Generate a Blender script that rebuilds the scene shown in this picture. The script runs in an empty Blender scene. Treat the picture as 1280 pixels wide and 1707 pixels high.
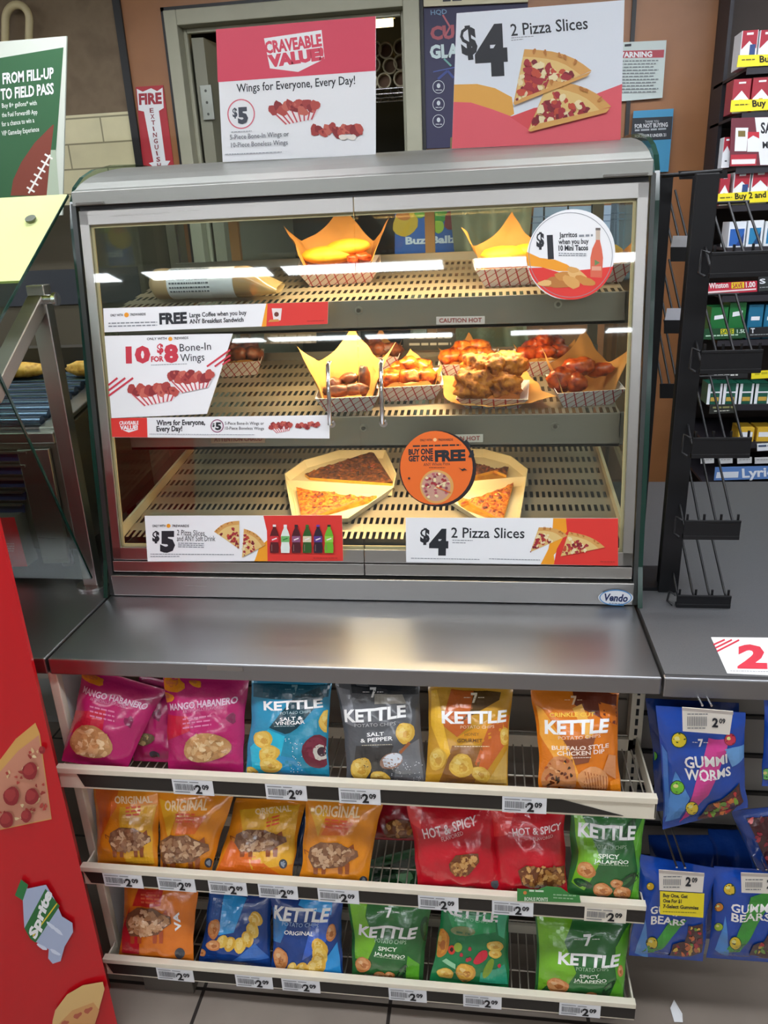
import bpy, bmesh, math, random
from mathutils import Vector as V, Matrix, noise
from mathutils.geometry import tessellate_polygon
random.seed(11)
S = bpy.context.scene
COL = S.collection

# ------------------------------------------------------------------ camera
RX = V((0.99114814, 0.1253392, -0.04376594))
RD = V((0.00343144, -0.35373652, -0.93533882))
RF = V((-0.13271623, 0.92690914, -0.35103539))
EYE = V((0.89584496, -1.26384396, 1.71815458))
FPX = 1274.947
cd = bpy.data.cameras.new('camera'); cam = bpy.data.objects.new('camera', cd); COL.objects.link(cam)
cd.sensor_fit = 'VERTICAL'; cd.sensor_height = 36; cd.sensor_width = 36; cd.lens = FPX / 1707 * 36
cd.clip_start = .02; cd.clip_end = 60
m = Matrix.Identity(4)
for i in range(3):
    m[i][0] = RX[i]; m[i][1] = -RD[i]; m[i][2] = -RF[i]; m[i][3] = EYE[i]
cam.matrix_world = m
S.camera = cam

# ------------------------------------------------------------------ world, exposure
w = bpy.data.worlds.new('world'); S.world = w; w.use_nodes = True
w.node_tree.nodes['Background'].inputs[0].default_value = (.75, .82, .95, 1)
w.node_tree.nodes['Background'].inputs[1].default_value = .35
vs = S.view_settings
vs.view_transform = 'Standard'; vs.look = 'None'; vs.gamma = 1; vs.use_curve_mapping = False
vs.exposure = 0.38
S.cycles.use_denoising = True
S.cycles.max_bounces = 10; S.cycles.transparent_max_bounces = 16
S.cycles.diffuse_bounces = 4; S.cycles.glossy_bounces = 4
S.cycles.sample_clamp_indirect = 6
S.cycles.caustics_reflective = False; S.cycles.caustics_refractive = False

TUBE = 16.0        # emission of the ceiling fittings
WARM = 0.85         # warm lamps inside the display case

# ------------------------------------------------------------------ pixel ray -> point on a real plane
def ray(p):
    return (RX * ((p[0] - 640) / FPX) + RD * ((p[1] - 853.5) / FPX) + RF)
def at(px, py, x=None, y=None, z=None):
    d = ray((px, py))
    i, v = (0, x) if x is not None else (1, y) if y is not None else (2, z)
    return EYE + d * ((v - EYE[i]) / d[i])
def hit(px, py, p0, n):
    d = ray((px, py)); return EYE + d * ((p0 - EYE).dot(n) / d.dot(n))

# ------------------------------------------------------------------ materials
def lin(c):
    c = c.lstrip('#'); r = []
    for i in (0, 2, 4):
        v = int(c[i:i+2], 16) / 255
        r.append(v / 12.92 if v <= .04045 else ((v + .055) / 1.055) ** 2.4)
    return (*r, 1)
_M = {}
def newmat(name):
    mt = bpy.data.materials.new(name); mt.use_nodes = True
    return mt, mt.node_tree.nodes, mt.node_tree.links, mt.node_tree.nodes['Principled BSDF']
def C(hexc, rough=.55, metal=0., spec=.5, bump=0., bscale=60., var=0., vscale=12., coat=0., emit=0.):
    k = (hexc, rough, metal, spec, bump, bscale, var, vscale, coat, emit)
    if k in _M: return _M[k]
    mt, N, L, b = newmat('paint_' + hexc.strip('#'))
    b.inputs['Base Color'].default_value = lin(hexc); b.inputs['Roughness'].default_value = rough
    b.inputs['Metallic'].default_value = metal; b.inputs['Specular IOR Level'].default_value = spec
    b.inputs['Coat Weight'].default_value = coat; b.inputs['Coat Roughness'].default_value = .12
    if emit:
        b.inputs['Emission Color'].default_value = lin(hexc); b.inputs['Emission Strength'].default_value = emit
    if bump or var:
        tc = N.new('ShaderNodeTexCoord')
        if bump:
            t = N.new('ShaderNodeTexNoise'); t.inputs['Scale'].default_value = bscale; t.inputs['Detail'].default_value = 4
            L.new(tc.outputs['Object'], t.inputs['Vector'])
            bp = N.new('ShaderNodeBump'); bp.inputs['Strength'].default_value = bump; bp.inputs['Distance'].default_value = .01
            L.new(t.outputs['Fac'], bp.inputs['Height']); L.new(bp.outputs['Normal'], b.inputs['Normal'])
        if var:
            t = N.new('ShaderNodeTexNoise'); t.inputs['Scale'].default_value = vscale; t.inputs['Detail'].default_value = 6
            L.new(tc.outputs['Object'], t.inputs['Vector'])
            r = N.new('ShaderNodeValToRGB'); c = lin(hexc)
            r.color_ramp.elements[0].position = .3; r.color_ramp.elements[1].position = .7
            r.color_ramp.elements[0].color = (*[x * (1 - var) for x in c[:3]], 1)
            r.color_ramp.elements[1].color = (*[min(1, x * (1 + var)) for x in c[:3]], 1)
            L.new(t.outputs['Fac'], r.inputs['Fac']); L.new(r.outputs['Color'], b.inputs['Base Color'])
    _M[k] = mt; return mt
def plastic(hexc):      # printed film of the snack bags
    return C(hexc, .22, 0, .5, .45, 26, 0, 12, .6)
def ink(hexc):
    return C(hexc, .45, 0, .4)
def steel(name, col, rough, axis=0, streak=.12, metal=1.):
    mt, N, L, b = newmat(name)
    b.inputs['Base Color'].default_value = lin(col); b.inputs['Metallic'].default_value = metal
    tc = N.new('ShaderNodeTexCoord'); mp = N.new('ShaderNodeMapping'); t = N.new('ShaderNodeTexNoise')
    sc = [260, 260, 260]; sc[axis] = 3
    mp.inputs['Scale'].default_value = sc; t.inputs['Scale'].default_value = 1; t.inputs['Detail'].default_value = 3
    L.new(tc.outputs['Object'], mp.inputs['Vector']); L.new(mp.outputs['Vector'], t.inputs['Vector'])
    mr = N.new('ShaderNodeMapRange'); mr.inputs['To Min'].default_value = rough - streak / 2; mr.inputs['To Max'].default_value = rough + streak / 2
    L.new(t.outputs['Fac'], mr.inputs['Value']); L.new(mr.outputs['Result'], b.inputs['Roughness'])
    bp = N.new('ShaderNodeBump'); bp.inputs['Strength'].default_value = .05; bp.inputs['Distance'].default_value = .002
    L.new(t.outputs['Fac'], bp.inputs['Height']); L.new(bp.outputs['Normal'], b.inputs['Normal'])
    return mt
STEEL = steel('brushed_steel', '#b9b8b4', .3)
STEEL_Z = steel('brushed_steel_upright', '#b9b8b4', .32, 2)
STEEL_TOP = steel('worktop_steel', '#9b9c9f', .34, 0, .1)
STEEL_DULL = steel('dull_steel', '#98938a', .42)
CHROME = C('#d8d8d8', .12, 1.)
def glass(name, tint, refl=1., body=0., bodycol='#ffffff'):
    mt, N, L, b = newmat(name); N.remove(b)
    out = N['Material Output']
    tr = N.new('ShaderNodeBsdfTransparent'); tr.inputs[0].default_value = lin(tint)
    gl = N.new('ShaderNodeBsdfGlossy'); gl.inputs['Roughness'].default_value = .02
    lw = N.new('ShaderNodeLayerWeight'); lw.inputs['Blend'].default_value = .5     # same reflectance seen from either face
    pw = N.new('ShaderNodeMath'); pw.operation = 'POWER'; pw.inputs[1].default_value = 5; L.new(lw.outputs['Facing'], pw.inputs[0])
    mu = N.new('ShaderNodeMath'); mu.operation = 'MULTIPLY_ADD'; mu.inputs[1].default_value = .8 * refl; mu.inputs[2].default_value = .05 * refl
    L.new(pw.outputs[0], mu.inputs[0])
    mx = N.new('ShaderNodeMixShader'); L.new(mu.outputs[0], mx.inputs[0])
    if body:
        df = N.new('ShaderNodeBsdfDiffuse'); df.inputs[0].default_value = lin(bodycol)
        m2 = N.new('ShaderNodeMixShader'); m2.inputs[0].default_value = body
        L.new(tr.outputs[0], m2.inputs[1]); L.new(df.outputs[0], m2.inputs[2]); L.new(m2.outputs[0], mx.inputs[1])
    else: L.new(tr.outputs[0], mx.inputs[1])
    L.new(gl.outputs[0], mx.inputs[2]); L.new(mx.outputs[0], out.inputs[0])
    return mt
GLASS = glass('clear_glass', '#f6faf7', 1.0)
GLASS_END = glass('end_glass', '#dfe9e2', 1.)
GLASS_EDGE = C('#12352c', .15, 0, .6)
BLACK = C('#17181a', .45); BLACKM = C('#111215', .5, 0, .35)
CREAM = C('#e6dfcb', .45, var=.04)
WHITE = C('#eef0f2', .5)

def perforated(name, hexc, px, py, fx, fy):
    mt, N, L, b = newmat(name)
    b.inputs['Base Color'].default_value = lin(hexc); b.inputs['Metallic'].default_value = .6; b.inputs['Roughness'].default_value = .45
    tc = N.new('ShaderNodeTexCoord'); sp = N.new('ShaderNodeSeparateXYZ'); L.new(tc.outputs['Object'], sp.inputs[0])
    def band(o, p, f):
        a = N.new('ShaderNodeMath'); a.operation = 'DIVIDE'; a.inputs[1].default_value = p; L.new(o, a.inputs[0])
        c = N.new('ShaderNodeMath'); c.operation = 'FRACT'; L.new(a.outputs[0], c.inputs[0])
        e = N.new('ShaderNodeMath'); e.operation = 'LESS_THAN'; e.inputs[1].default_value = f; L.new(c.outputs[0], e.inputs[0])
        return e.outputs[0]
    mu = N.new('ShaderNodeMath'); mu.operation = 'MULTIPLY'
    L.new(band(sp.outputs[0], px, fx), mu.inputs[0]); L.new(band(sp.outputs[1], py, fy), mu.inputs[1])
    tr = N.new('ShaderNodeBsdfTransparent'); mx = N.new('ShaderNodeMixShader')
    L.new(mu.outputs[0], mx.inputs[0]); L.new(b.outputs[0], mx.inputs[1]); L.new(tr.outputs[0], mx.inputs[2])
    L.new(mx.outputs[0], N['Material Output'].inputs[0])
    return mt
PERF = perforated('perforated_steel', '#b9aa93', .0147, .068, .52, .46)

def blotch(name, cols, scale, rough=.5, bump=.3, detail=6, coat=0.):
    """irregular mottling between several colours (crumb, crust, wood, cloth)"""
    mt, N, L, b = newmat(name); b.inputs['Roughness'].default_value = rough; b.inputs['Coat Weight'].default_value = coat
    b.inputs['Coat Roughness'].default_value = .15
    tc = N.new('ShaderNodeTexCoord'); t = N.new('ShaderNodeTexNoise'); t.inputs['Scale'].default_value = scale; t.inputs['Detail'].default_value = detail
    L.new(tc.outputs['Object'], t.inputs['Vector'])
    r = N.new('ShaderNodeValToRGB'); cr = r.color_ramp
    while len(cr.elements) < len(cols): cr.elements.new(.5)
    for i, c in enumerate(cols):
        cr.elements[i].position = .3 + .4 * i / (len(cols) - 1); cr.elements[i].color = lin(c)
    L.new(t.outputs['Fac'], r.inputs['Fac']); L.new(r.outputs['Color'], b.inputs['Base Color'])
    bp = N.new('ShaderNodeBump'); bp.inputs['Strength'].default_value = bump; bp.inputs['Distance'].default_value = .004
    L.new(t.outputs['Fac'], bp.inputs['Height']); L.new(bp.outputs['Normal'], b.inputs['Normal'])
    return mt
def gridmat(name, base, line, sx, sy, sz, lw, rough=.4, off=(0, 0, 0), axes=(0, 2), brick=False):
    """tiles / boards with thin joints, laid out in metres"""
    mt, N, L, b = newmat(name); b.inputs['Roughness'].default_value = rough
    tc = N.new('ShaderNodeTexCoord'); sp = N.new('ShaderNodeSeparateXYZ'); cb = N.new('ShaderNodeCombineXYZ')
    mp = N.new('ShaderNodeMapping'); mp.inputs['Location'].default_value = off
    L.new(tc.outputs['Object'], mp.inputs['Vector']); L.new(mp.outputs['Vector'], sp.inputs[0])
    L.new(sp.outputs[axes[0]], cb.inputs[0]); L.new(sp.outputs[axes[1]], cb.inputs[1])
    t = N.new('ShaderNodeTexBrick'); t.offset = .5 if brick else 0
    t.inputs['Scale'].default_value = 1; t.inputs['Brick Width'].default_value = sx; t.inputs['Row Height'].default_value = sy
    t.inputs['Mortar Size'].default_value = lw; t.inputs['Mortar Smooth'].default_value = .1
    L.new(cb.outputs[0], t.inputs['Vector'])
    n = N.new('ShaderNodeTexNoise'); n.inputs['Scale'].default_value = 9; n.inputs['Detail'].default_value = 7
    L.new(tc.outputs['Object'], n.inputs['Vector'])
    r = N.new('ShaderNodeValToRGB'); c = lin(base)
    r.color_ramp.elements[0].color = (*[x * .82 for x in c[:3]], 1); r.color_ramp.elements[1].color = (*[min(1, x * 1.12) for x in c[:3]], 1)
    L.new(n.outputs['Fac'], r.inputs['Fac'])
    L.new(r.outputs['Color'], t.inputs['Color1']); L.new(r.outputs['Color'], t.inputs['Color2']); t.inputs['Mortar'].default_value = lin(line)
    L.new(t.outputs['Color'], b.inputs['Base Color'])
    return mt
def plaid(name):
    """white paper with a red diagonal check"""
    mt, N, L, b = newmat(name); b.inputs['Roughness'].default_value = .6
    tc = N.new('ShaderNodeTexCoord'); sp = N.new('ShaderNodeSeparateXYZ'); L.new(tc.outputs['Object'], sp.inputs[0])
    def lines(cx, cy, cz, per, wd):
        d = N.new('ShaderNodeVectorMath'); d.operation = 'DOT_PRODUCT'; d.inputs[1].default_value = (cx, cy, cz)
        L.new(tc.outputs['Object'], d.inputs[0])
        a = N.new('ShaderNodeMath'); a.operation = 'DIVIDE'; a.inputs[1].default_value = per; L.new(d.outputs['Value'], a.inputs[0])
        c = N.new('ShaderNodeMath'); c.operation = 'FRACT'; L.new(a.outputs[0], c.inputs[0])
        e = N.new('ShaderNodeMath'); e.operation = 'LESS_THAN'; e.inputs[1].default_value = wd; L.new(c.outputs[0], e.inputs[0]); return e.outputs[0]
    mx = N.new('ShaderNodeMath'); mx.operation = 'MAXIMUM'
    L.new(lines(.7, .7, .7, .017, .13), mx.inputs[0]); L.new(lines(.7, .7, -.7, .017, .13), mx.inputs[1])
    r = N.new('ShaderNodeMix'); r.data_type = 'RGBA'; L.new(mx.outputs[0], r.inputs[0])
    r.inputs[6].default_value = lin('#efe6e6'); r.inputs[7].default_value = lin('#b8343f'); L.new(r.outputs[2], b.inputs['Base Color'])
    return mt
PLAID = plaid('red_check_paper')
KRAFT = C('#cb9350', .65, 0, .3, .15, 25, .1, 20)

# ------------------------------------------------------------------ mesh builder
class MB:
    def __init__(s): s.v = []; s.f = []; s.m = []; s.mats = []; s.sm = []
    def mi(s, mt):
        if mt not in s.mats: s.mats.append(mt)
        return s.mats.index(mt)
    def add(s, vs, fs, mt, smooth=False):
        o = len(s.v); k = s.mi(mt); s.v += [tuple(p) for p in vs]
        for f in fs: s.f.append([o + i for i in f]); s.m.append(k); s.sm.append(smooth)
        return s
    def box(s, x0, x1, y0, y1, z0, z1, mt):
        return s.hexa([(x0, y0, z0), (x1, y0, z0), (x1, y1, z0), (x0, y1, z0)], [(x0, y0, z1), (x1, y0, z1), (x1, y1, z1), (x0, y1, z1)], mt)
    def hexa(s, a, b, mt, smooth=False):          # prism between two loops
        n = len(a)
        return s.add(list(a) + list(b), [list(range(n))[::-1], list(range(n, 2 * n))] + [[i, (i + 1) % n, n + (i + 1) % n, n + i] for i in range(n)], mt, smooth)
    def slab(s, pts, d, mt):                      # polygon pushed along vector d
        d = V(d); return s.hexa([V(p) for p in pts], [V(p) + d for p in pts], mt)
    def tube(s, pts, r, mt, n=8, closed=False, caps=True):
        pts = [V(p) for p in pts]; k = len(pts); vs = []; fs = []
        rr = r if isinstance(r, (list, tuple)) else [r] * k
        up = None
        for i, p in enumerate(pts):
            a = pts[i - 1] if i or closed else p; b = pts[(i + 1) % k] if i < k - 1 or closed else p
            t = (b - a).normalized()
            if up is None: up = V((0, 0, 1)) if abs(t.z) < .9 else V((1, 0, 0))
            q = t.cross(up).normalized(); up = q.cross(t).normalized()
            for j in range(n):
                an = 2 * math.pi * j / n; vs.append(p + (q * math.cos(an) + up * math.sin(an)) * rr[i])
        for i in range(k if closed else k - 1):
            for j in range(n):
                fs.append([i * n + j, i * n + (j + 1) % n, ((i + 1) % k) * n + (j + 1) % n, ((i + 1) % k) * n + j])
        s.add(vs, fs, mt, True)
        if caps and not closed: s.add(vs[:n], [list(range(n))], mt); s.add(vs[-n:], [list(range(n))[::-1]], mt)
        return s
    def disc(s, c, n, r, t, mt, seg=40, r2=None):  # coin with axis n, thickness t towards n
        c = V(c); n = V(n).normalized(); u = V((1, 0, 0)) if abs(n.x) < .9 else V((0, 1, 0)); u = (u - n * u.dot(n)).normalized(); w_ = n.cross(u); r2 = r2 or r
        a = [c + u * r * math.cos(2 * math.pi * i / seg) + w_ * r2 * math.sin(2 * math.pi * i / seg) for i in range(seg)]
        return s.hexa(a, [p + n * t for p in a], mt)
    def grid(s, fn, nu, nv, mt, smooth=True, flip=False):
        vs = [fn(i / nu, j / nv) for j in range(nv + 1) for i in range(nu + 1)]; fs = []
        for j in range(nv):
            for i in range(nu):
                q = [j * (nu + 1) + i, j * (nu + 1) + i + 1, (j + 1) * (nu + 1) + i + 1, (j + 1) * (nu + 1) + i]
                fs.append(q[::-1] if flip else q)
        return s.add(vs, fs, mt, smooth)
    def build(s, name, parent=None, bevel=0., origin=None, **k):
        me = bpy.data.meshes.new(name)
        o = V(origin) if origin is not None else V((0, 0, 0))
        me.from_pydata([tuple(V(p) - o) for p in s.v], [], s.f); me.update()
        for mt in s.mats: me.materials.append(mt)
        me.polygons.foreach_set('material_index', s.m); me.polygons.foreach_set('use_smooth', s.sm)
        ob = bpy.data.objects.new(name, me); COL.objects.link(ob); ob.location = o
        if parent is not None:
            ob.parent = parent; ob.matrix_parent_inverse = WM(parent).inverted()
        if bevel:
            b = ob.modifiers.new('bevel', 'BEVEL'); b.width = bevel; b.segments = 2; b.limit_method = 'ANGLE'
        tag(ob, **k); return ob
def WM(o):
    mw = Matrix.LocRotScale(o.location, o.rotation_euler, o.scale)
    if o.parent is not None: mw = WM(o.parent) @ o.matrix_parent_inverse @ mw
    return mw
def tag(o, label=None, cat=None, group=None, kind=None):
    if label: o['label'] = label
    if cat: o['category'] = cat
    if group: o['group'] = group
    if kind: o['kind'] = kind
def empty(name, loc, label, cat, group=None):
    o = bpy.data.objects.new(name, None); COL.objects.link(o); o.location = loc; o.empty_display_size = .05
    tag(o, label, cat, group); return o

# ------------------------------------------------------------------ printing: flat shapes lying on a surface
_T = {}
def glyphs(s, bold, italic):
    k = (s, bold, italic)
    if k not in _T:
        cu = bpy.data.curves.new('t', 'FONT'); cu.body = s; cu.resolution_u = 2; cu.offset = bold; cu.shear = italic; cu.fill_mode = 'BOTH'
        ob = bpy.data.objects.new('t', cu); me = bpy.data.meshes.new_from_object(ob)
        vs = [(v.co.x, v.co.y) for v in me.vertices]; fs = [list(p.vertices) for p in me.polygons]
        bpy.data.objects.remove(ob); bpy.data.curves.remove(cu); bpy.data.meshes.remove(me)
        x0 = min(v[0] for v in vs); x1 = max(v[0] for v in vs)
        cap = .729 if False else max(v[1] for v in vs)
        _T[k] = ([((x - x0) / (x1 - x0), y / cap) for x, y in vs], fs)
    return _T[k]
class Print:
    """shapes are given by where they are seen in the photo and laid onto the surface's own plane (metres from its lower left corner)"""
    def __init__(s, p0, ux, uy, W, H, warp=None):
        s.p0 = V(p0); s.ux = V(ux).normalized(); s.n = s.ux.cross(V(uy)).normalized(); s.uy = s.n.cross(s.ux)
        s.W = W; s.H = H; s.warp = warp; s.sh = []
    def px(s, p):
        q = hit(p[0], p[1], s.p0, s.n) - s.p0; return (q.dot(s.ux), q.dot(s.uy))
    def put(s, vs, fs, mt): s.sh.append((vs, fs, mt)); return s
    def poly_l(s, pts, mt):
        t = tessellate_polygon([[V((x, y, 0)) for x, y in pts]])
        return s.put(pts, [list(f) for f in t], mt)
    def poly(s, pts, mt): return s.poly_l([s.px(p) for p in pts], mt)
    def rect(s, x0, y0, x1, y1, mt): return s.poly([(x0, y0), (x1, y0), (x1, y1), (x0, y1)], mt)
    def blob(s, c, rx, ry, mt, rot=0., n=14, jit=0.):
        ph = random.random() * 6; a = math.radians(rot); pts = []
        for i in range(n):
            t = 2 * math.pi * i / n; k = 1 + jit * math.sin(3 * t + ph) + jit * .6 * math.sin(5 * t + 2 * ph)
            x = rx * k * math.cos(t); y = ry * k * math.sin(t)
            pts.append((c[0] + x * math.cos(a) - y * math.sin(a), c[1] + x * math.sin(a) + y * math.cos(a)))
        return s.poly(pts, mt)
    def ring(s, c, rx, ry, wd, mt, n=36):
        o = [s.px((c[0] + rx * math.cos(2 * math.pi * i / n), c[1] + ry * math.sin(2 * math.pi * i / n))) for i in range(n)]
        q = [s.px((c[0] + (rx - wd) * math.cos(2 * math.pi * i / n), c[1] + (ry - wd) * math.sin(2 * math.pi * i / n))) for i in range(n)]
        return s.put(o + q, [[i, (i + 1) % n, n + (i + 1) % n, n + i] for i in range(n)], mt)
    def line(s, pts, wd, mt):
        vs = []; fs = []
        for a, b in zip(pts, pts[1:]):
            d = V((b[0] - a[0], b[1] - a[1])); l = d.length or 1; nx, ny = -d.y / l * wd / 2, d.x / l * wd / 2; o = len(vs)
            vs += [s.px((a[0] + nx, a[1] + ny)), s.px((b[0] + nx, b[1] + ny)), s.px((b[0] - nx, b[1] - ny)), s.px((a[0] - nx, a[1] - ny))]; fs.append([o, o + 1, o + 2, o + 3])
        return s.put(vs, fs, mt)
    def dashes(s, a, b, h, mt, seed=1):              # illegible small print: a row of word-length bars
        r = random.Random(seed + a[0] * 7 + a[1]); L = math.hypot(b[0] - a[0], b[1] - a[1]); t = 0; vs = []; fs = []
        while t < L:
            wl = min(r.uniform(2.2, 6) * h * .8, L - t)
            f0, f1 = t / L, (t + wl) / L; o = len(vs)
            for f, dy in ((f0, 0), (f1, 0), (f1, -h), (f0, -h)): vs.append(s.px((a[0] + (b[0] - a[0]) * f, a[1] + (b[1] - a[1]) * f + dy)))
            fs.append([o, o + 1, o + 2, o + 3]); t += wl + h * .7
        return s.put(vs, fs, mt)
    def text(s, t, a, b, h, mt, bold=.02, italic=0.):
        """text from the left end a to the right end b of its baseline, h pixels tall"""
        g, fs = glyphs(t, bold, italic); A = V(s.px(a)); B = V(s.px(b)); U = B - A
        l = math.hypot(b[0] - a[0], b[1] - a[1]); nx, ny = (b[1] - a[1]) / l, -(b[0] - a[0]) / l
        T = V(s.px((a[0] + nx * h, a[1] + ny * h))) - A
        vs = [tuple(A + U * x + T * y) for x, y in g]
        return s.put(vs, fs, mt)
    def emit(s, mb, base=.0004, step=.00004, grid=None):
        if not s.warp:
            for i, (vs, fs, mt) in enumerate(s.sh):
                o = base + step * i
                mb.add([s.p0 + s.ux * x + s.uy * y + s.n * o for x, y in vs], s._up(vs, fs), mt)
            return
        bm = bmesh.new(); mats = []
        for i, (vs, fs, mt) in enumerate(s.sh):
            if mt not in mats: mats.append(mt)
            bv = [bm.verts.new((x, y, base + step * i)) for x, y in vs]
            for f in s._up(vs, fs):
                try: bm.faces.new([bv[k] for k in f]).material_index = mats.index(mt)
                except ValueError: pass
        def cut(co, no, clear=False):
            bmesh.ops.bisect_plane(bm, geom=bm.verts[:] + bm.edges[:] + bm.faces[:], dist=1e-7, plane_co=co, plane_no=no, clear_outer=clear)
        e = .012
        cut((s.W * e, 0, 0), (-1, 0, 0), True); cut((s.W * (1 - e), 0, 0), (1, 0, 0), True)
        cut((0, s.H * .003, 0), (0, -1, 0), True); cut((0, s.H * .997, 0), (0, 1, 0), True)
        nu, nv = grid or (12, 14)
        for i in range(1, nu): cut((s.W * i / nu, 0, 0), (1, 0, 0))
        for j in range(1, nv): cut((0, s.H * j / nv, 0), (0, 1, 0))
        bm.verts.index_update()
        vs = [s.warp(v.co.x / s.W, v.co.y / s.H, v.co.z) for v in bm.verts]
        for f in bm.faces: mb.add([vs[v.index] for v in f.verts], [list(range(len(f.verts)))], mats[f.material_index], True)
        bm.free()
    @staticmethod
    def _up(vs, fs):
        out = []
        for f in fs:
            a = sum(vs[f[i]][0] * vs[f[(i + 1) % len(f)]][1] - vs[f[(i + 1) % len(f)]][0] * vs[f[i]][1] for i in range(len(f)))
            out.append(f if a > 0 else f[::-1])
        return out
def plane_print(p_bl, p_br, p_tl):
    bl, br, tl = V(p_bl), V(p_br), V(p_tl); return Print(bl, br - bl, tl - bl, (br - bl).length, (tl - bl).length)

# little pictures used on several signs
CRUST = ink('#d9a45c'); CRUST_D = ink('#b9793a'); CHEESE = ink('#e3c27c'); PEPP = ink('#a5323a'); PEPP_D = ink('#7e2530'); BIT = ink('#ecdcae'); SAUCE = ink('#c4503a')
def pizza(P, tip, c1, c2, n=16, seed=1):
    r = random.Random(seed); tip, c1, c2 = V(tip), V(c1), V(c2); mid = (c1 + c2) / 2; ax = mid - tip
    arc = [c1.lerp(c2, t / 6) + ax * (.13 * math.sin(math.pi * t / 6)) for t in range(7)]
    P.poly([tip] + arc, CRUST)
    P.poly([tip + ax * .03] + [tip.lerp(p, .86) for p in arc], CHEESE)
    for i in range(n * 2):
        a = math.sqrt(r.random()) * .82; b = r.uniform(.08, .92); q = tip.lerp(c1.lerp(c2, b), a)
        sz = ax.length * r.uniform(.035, .06) * (1 if a > .2 else .5)
        P.blob(q, sz * 1.3, sz, r.choice([PEPP, PEPP, PEPP_D, SAUCE, BIT]), r.uniform(0, 180), 9, .15)
    for t in range(5):
        q = arc[t].lerp(arc[t + 1], r.random()) - ax * .04; P.blob(q, ax.length * .05, ax.length * .025, CRUST_D, r.uniform(0, 180), 8, .2)
WING = [ink('#a8413f'), ink('#8d2f33'), ink('#bb5148'), ink('#c9685a')]
def wings(P, c, w_, h, tray=True, seed=1, white=False):
    r = random.Random(seed); cx, cy = c
    if tray:
        a = [(cx - w_ * .48, cy + h * .05), (cx + w_ * .5, cy - h * .12), (cx + w_ * .38, cy + h * .32), (cx - w_ * .2, cy + h * .55)]
        P.poly(a, ink('#f3e9ea'))
        for k in range(8):
            f = (k + .5) / 8; p = V(a[0]).lerp(V(a[1]), f); q = V(a[3]).lerp(V(a[2]), f); P.line([p, q], w_ * .03, ink('#c9525c'))
    for k in range(11):
        f = k / 10; x = cx - w_ * .42 + w_ * .84 * f; y = cy - h * .17 * f + r.uniform(-.22, .1) * h
        P.blob((x, y), w_ * r.uniform(.09, .13), h * r.uniform(.16, .24), WING[k % 4], r.uniform(0, 90), 12, .12)
    for k in range(8):
        P.blob((cx + r.uniform(-.38, .4) * w_, cy + r.uniform(-.3, .0) * h), w_ * .035, h * .05, WING[(k + 2) % 4], r.uniform(0, 90), 8, .2)
    if white:
        for dx in (.12, .28): P.blob((cx + dx * w_, cy + h * .2), w_ * .09, h * .14, ink('#ece4d8'), 0, 10, .1)

# ================================================================== the setting
YB = 1.9                                            # back wall
WOOD = blotch('wood_laminate', ['#8d5e39', '#9e6b42', '#94633c'], 3, .4, .02)
BROWN = blotch('brown_wall_panel', ['#6b5a45', '#7b6952', '#716049'], 9, .7, .05)
TILE_W = gridmat('cream_wall_tile', '#ddd5ab', '#8f8868', .3, .09, .09, .003, .35, (0, .0, 0), (0, 2), True)
FRAMEP = C('#a9a892', .5, var=.05)
FLOORM = gridmat('floor_tile', '#8c8177', '#2f2a27', .455, .455, .455, .0045, .38, (.235, .005, 0), (0, 1))
PLASTER = C('#d9d8d2', .8)
mb = MB(); mb.box(-4, 5, -9, 3.6, -.05, 0, FLOORM); mb.build('floor', kind='structure')
mb = MB(); mb.box(-4, 5, -9, 3.6, 2.75, 2.8, C('#e4e4e0', .9)); mb.build('ceiling', kind='structure')
mb = MB()
mb.box(-4, -.47, YB, YB + .1, 2.172, 2.75, BROWN); mb.box(-4, -.47, YB, YB + .1, 0, 2.172, TILE_W)
mb.box(-.47, -.285, YB, YB + .1, 0, 2.75, WOOD); mb.box(-.285, .657, YB, YB + .1, 2.487, 2.75, WOOD)
mb.box(.657, 5, YB, YB + .1, 0, 2.75, WOOD)
mb.build('wall_back', kind='structure')
mb = MB(); mb.box(-4.1, -4, -9, 3.6, 0, 2.8, PLASTER); mb.build('wall_left', kind='structure')
mb = MB(); mb.box(5, 5.1, -9, 3.6, 0, 2.8, PLASTER); mb.build('wall_right', kind='structure')
mb = MB(); mb.box(-4, 5, -9.1, -9, 0, 2.8, PLASTER); mb.build('wall_front', kind='structure')
for nm, x0, x1, z0, z1 in (('trim_1', -.478, -.449, 0, 2.75), ('trim_2', -.297, -.284, 0, 2.5), ('trim_3', .655, .668, 0, 2.5), ('trim_4', -.297, .668, 2.487, 2.5), ('trim_5', 1.386, 1.4, 0, 2.75)):
    mb = MB(); mb.box(x0, x1, YB - .012, YB - .001, z0, z1, BLACK); mb.build(nm, kind='structure')
# doorway: grey painted frame, dim store room behind
d1 = MB()
d1.box(-.284, -.236, YB - .025, YB + .12, 0, 2.487, FRAMEP); d1.box(.597, .655, YB - .025, YB + .12, 0, 2.487, FRAMEP)
d1.box(-.236, .597, YB - .025, YB + .12, 2.437, 2.487, FRAMEP)
d1.box(-.236, -.222, YB + .03, YB + .05, 0, 2.437, FRAMEP); d1.box(.583, .597, YB + .03, YB + .05, 0, 2.437, FRAMEP); d1.box(-.222, .583, YB + .03, YB + .05, 2.42, 2.437, FRAMEP)
door = d1.build('door_1', bevel=.003, kind='structure')
lf = MB(); lf.slab([(-.215, YB + .055, .01), (-.17, YB + .06, .01), (-.06, YB + .8, .01), (-.105, YB + .81, .01)], (0, 0, 2.4), C('#8b8a76', .5)); lf.build('door_leaf', door)
hg = MB(); hg.box(-.2, -.155, YB + .045, YB + .056, 2.13, 2.25, C('#8d9088', .35, .8))
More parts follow.
